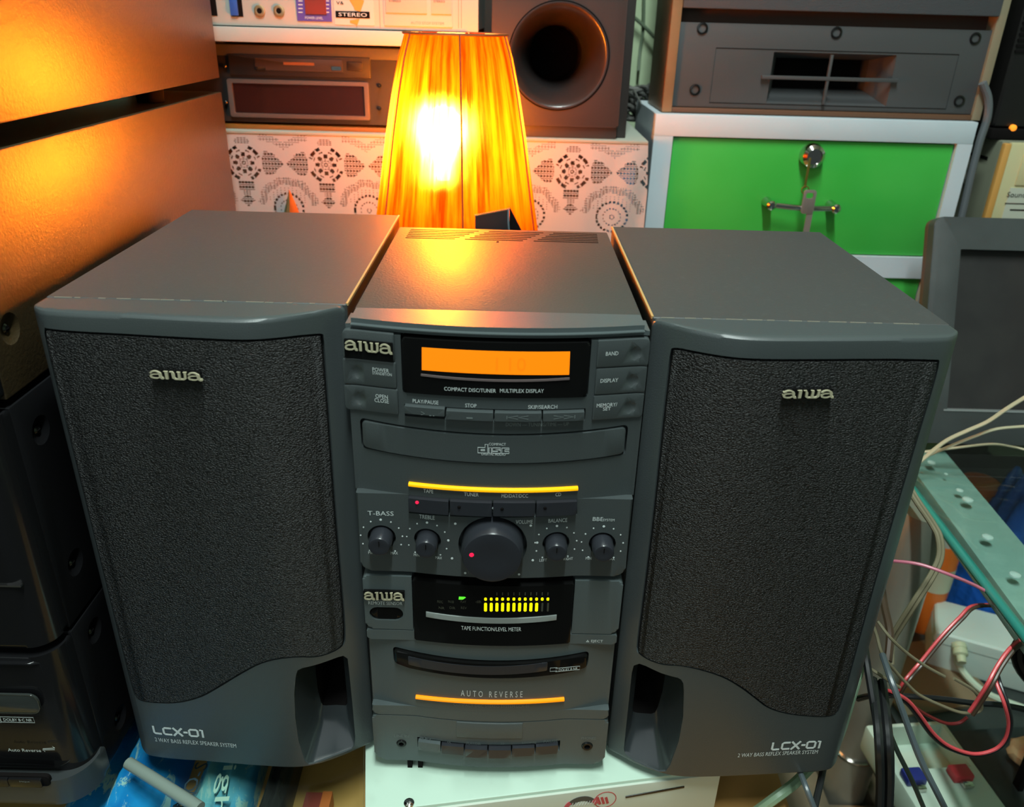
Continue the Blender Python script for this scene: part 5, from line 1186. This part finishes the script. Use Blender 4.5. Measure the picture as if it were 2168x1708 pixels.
# cable tangle
blk = mat('black_cable', (.014, .015, .016), .3); oli = mat('olive_wire', (.17, .15, .09), .5); redw = mat('red_wire', (.62, .07, .08), .35); grc = mat('grey_slate_cable', (.07, .09, .10), .35); grn = mat('pale_green_tube', (.24, .36, .24), .4); dgr = mat('dark_green_cable', (.03, .045, .035), .4); brw = mat('brown_cable', (.05, .03, .018), .4)
T = 'tangled cables under the glass shelf'
cable([(1900, 985, .20), (1935, 1050, .17), (1975, 1110, .15), (1989, 1140, .14), (1990, 1180, .13), (1972, 1220, .12), (1940, 1270, .11), (1905, 1325, .11), (1886, 1360, .11), (1884, 1405, .10)], .0020, oli, 'olive wire looping down from under the shelf edge past the orange bottle', group=T, two=oli)
cable([(1870, 1188, .13), (1900, 1188, .12), (1950, 1195, .11), (2010, 1216, .10), (2060, 1237, .10), (2100, 1258, .10), (2150, 1280, .12)], .0014, mat('pink_wire', (.50, .14, .20), .4), 'pink and black wire crossing right under the glass edge', group=T, two=brw)
cable([(2160, 1300, .14), (2110, 1283, .12), (2062, 1284, .10), (2035, 1308, .09), (1995, 1350, .08), (1950, 1405, .07), (1920, 1440, .06), (1903, 1468, .06)], .0014, redw, 'red and black wire running over the white adapter towards the pole', group=T, two=brw)
cable([(2180, 1345, .06), (2145, 1372, .05), (2118, 1408, .04), (2095, 1450, .03), (2070, 1490, .03), (2056, 1510, .03)], .0016, redw, 'red and black wire going down from the bare driver', group=T, two=brw)
cable([(2108, 1425, .04), (2115, 1450, .03), (2130, 1490, .02), (2138, 1530, .02), (2130, 1565, .02), (2105, 1588, .02), (2060, 1597, .02), (2010, 1582, .02), (1975, 1555, .02), (1945, 1515, .02), (1920, 1485, .02), (1890, 1468, .02), (1848, 1457, .04)], .0014, redw, 'long red and black wire hanging in a wide loop over the tray', group=T, two=blk)
cable([(1930, 1492, .05), (1960, 1512, .05), (2000, 1530, .05), (2030, 1530, .05), (2048, 1518, .05)], .0014, mat('dark_red_wire', (.16, .015, .015), .4), 'short dark red wire sagging behind the wide loop', group=T)
cable([(1812, 1480, .10), (1850, 1472, .08), (1930, 1474, .07), (2000, 1480, .07), (2060, 1488, .07), (2120, 1492, .07), (2180, 1503, .07)], .0020, blk, 'black twin cable crossing level above the tray', group=T, two=blk)
cable([(1842, 1305, .06), (1856, 1345, .05), (1868, 1385, .04), (1895, 1420, .04), (1918, 1445, .04), (1945, 1470, .04), (1990, 1492, .04), (2035, 1508, .04), (2070, 1507, .04), (2078, 1492, .04), (2062, 1462, .04), (2020, 1436, .04)], .0013, oli, 'thin olive wire sagging to the right and curling back', group=T)
cable([(1858, 1315, .07), (1885, 1350, .06), (1920, 1382, .06), (1960, 1410, .06), (2000, 1432, .06)], .0013, oli, 'thin olive wire stretched above the sagging one', group=T)
cable([(1812, 1400, .05), (1850, 1420, .03), (1880, 1440, .03), (1905, 1455, .03)], .0013, oli, 'short olive wire coming out behind the right speaker', group=T)
cable([(1825, 1320, .06), (1835, 1400, .03), (1848, 1480, .01), (1860, 1560, .0), (1863, 1640, -.01), (1866, 1720, -.01)], .0030, blk, 'thick black cable hanging straight down beside the pole', group=T)
cable([(1858, 1440, .03), (1866, 1510, .0), (1872, 1580, -.02), (1874, 1650, -.02), (1872, 1720, -.02)], .0034, blk, 'shiny black twin cable hanging next to the thick black one', group=T, two=blk)
cable([(1868, 1385, .03), (1885, 1435, .01), (1900, 1475, .0), (1925, 1545, -.01), (1950, 1610, -.02), (1985, 1680, -.03), (2008, 1725, -.03)], .0024, grc, 'slate grey cable slanting down across the pale tray', group=T)
cable([(1875, 1530, .01), (1900, 1590, .0), (1930, 1650, -.01), (1960, 1720, -.01)], .0018, dgr, 'dark green cable slanting down left of the slate one', group=T)
cable([(1862, 1210, .16), (1872, 1280, .12), (1884, 1340, .09), (1880, 1400, .07)], .0034, brw, 'short thick brown cable between pole and tangle', group=T)
cable([(1828, 1375, .05), (1815, 1430, .03), (1800, 1480, .02), (1782, 1540, .02), (1762, 1590, .03)], .0038, grn, 'pale green tube emerging behind the right speaker', group=T)
cable([(1720, 1620, .03), (1680, 1660, .01), (1640, 1690, .0), (1585, 1730, .0)], .0042, grn, 'pale green tube bending away under the right speaker', group=T)
cable([(1692, 1630, -.002), (1708, 1670, -.02), (1728, 1722, -.03)], .0022, grc, 'slate grey cable below the right speaker corner', group=T)
cable([(1748, 1600, .02), (1738, 1650, .0), (1722, 1720, -.02)], .0026, blk, 'black cable below the right speaker near the pole', group=T)
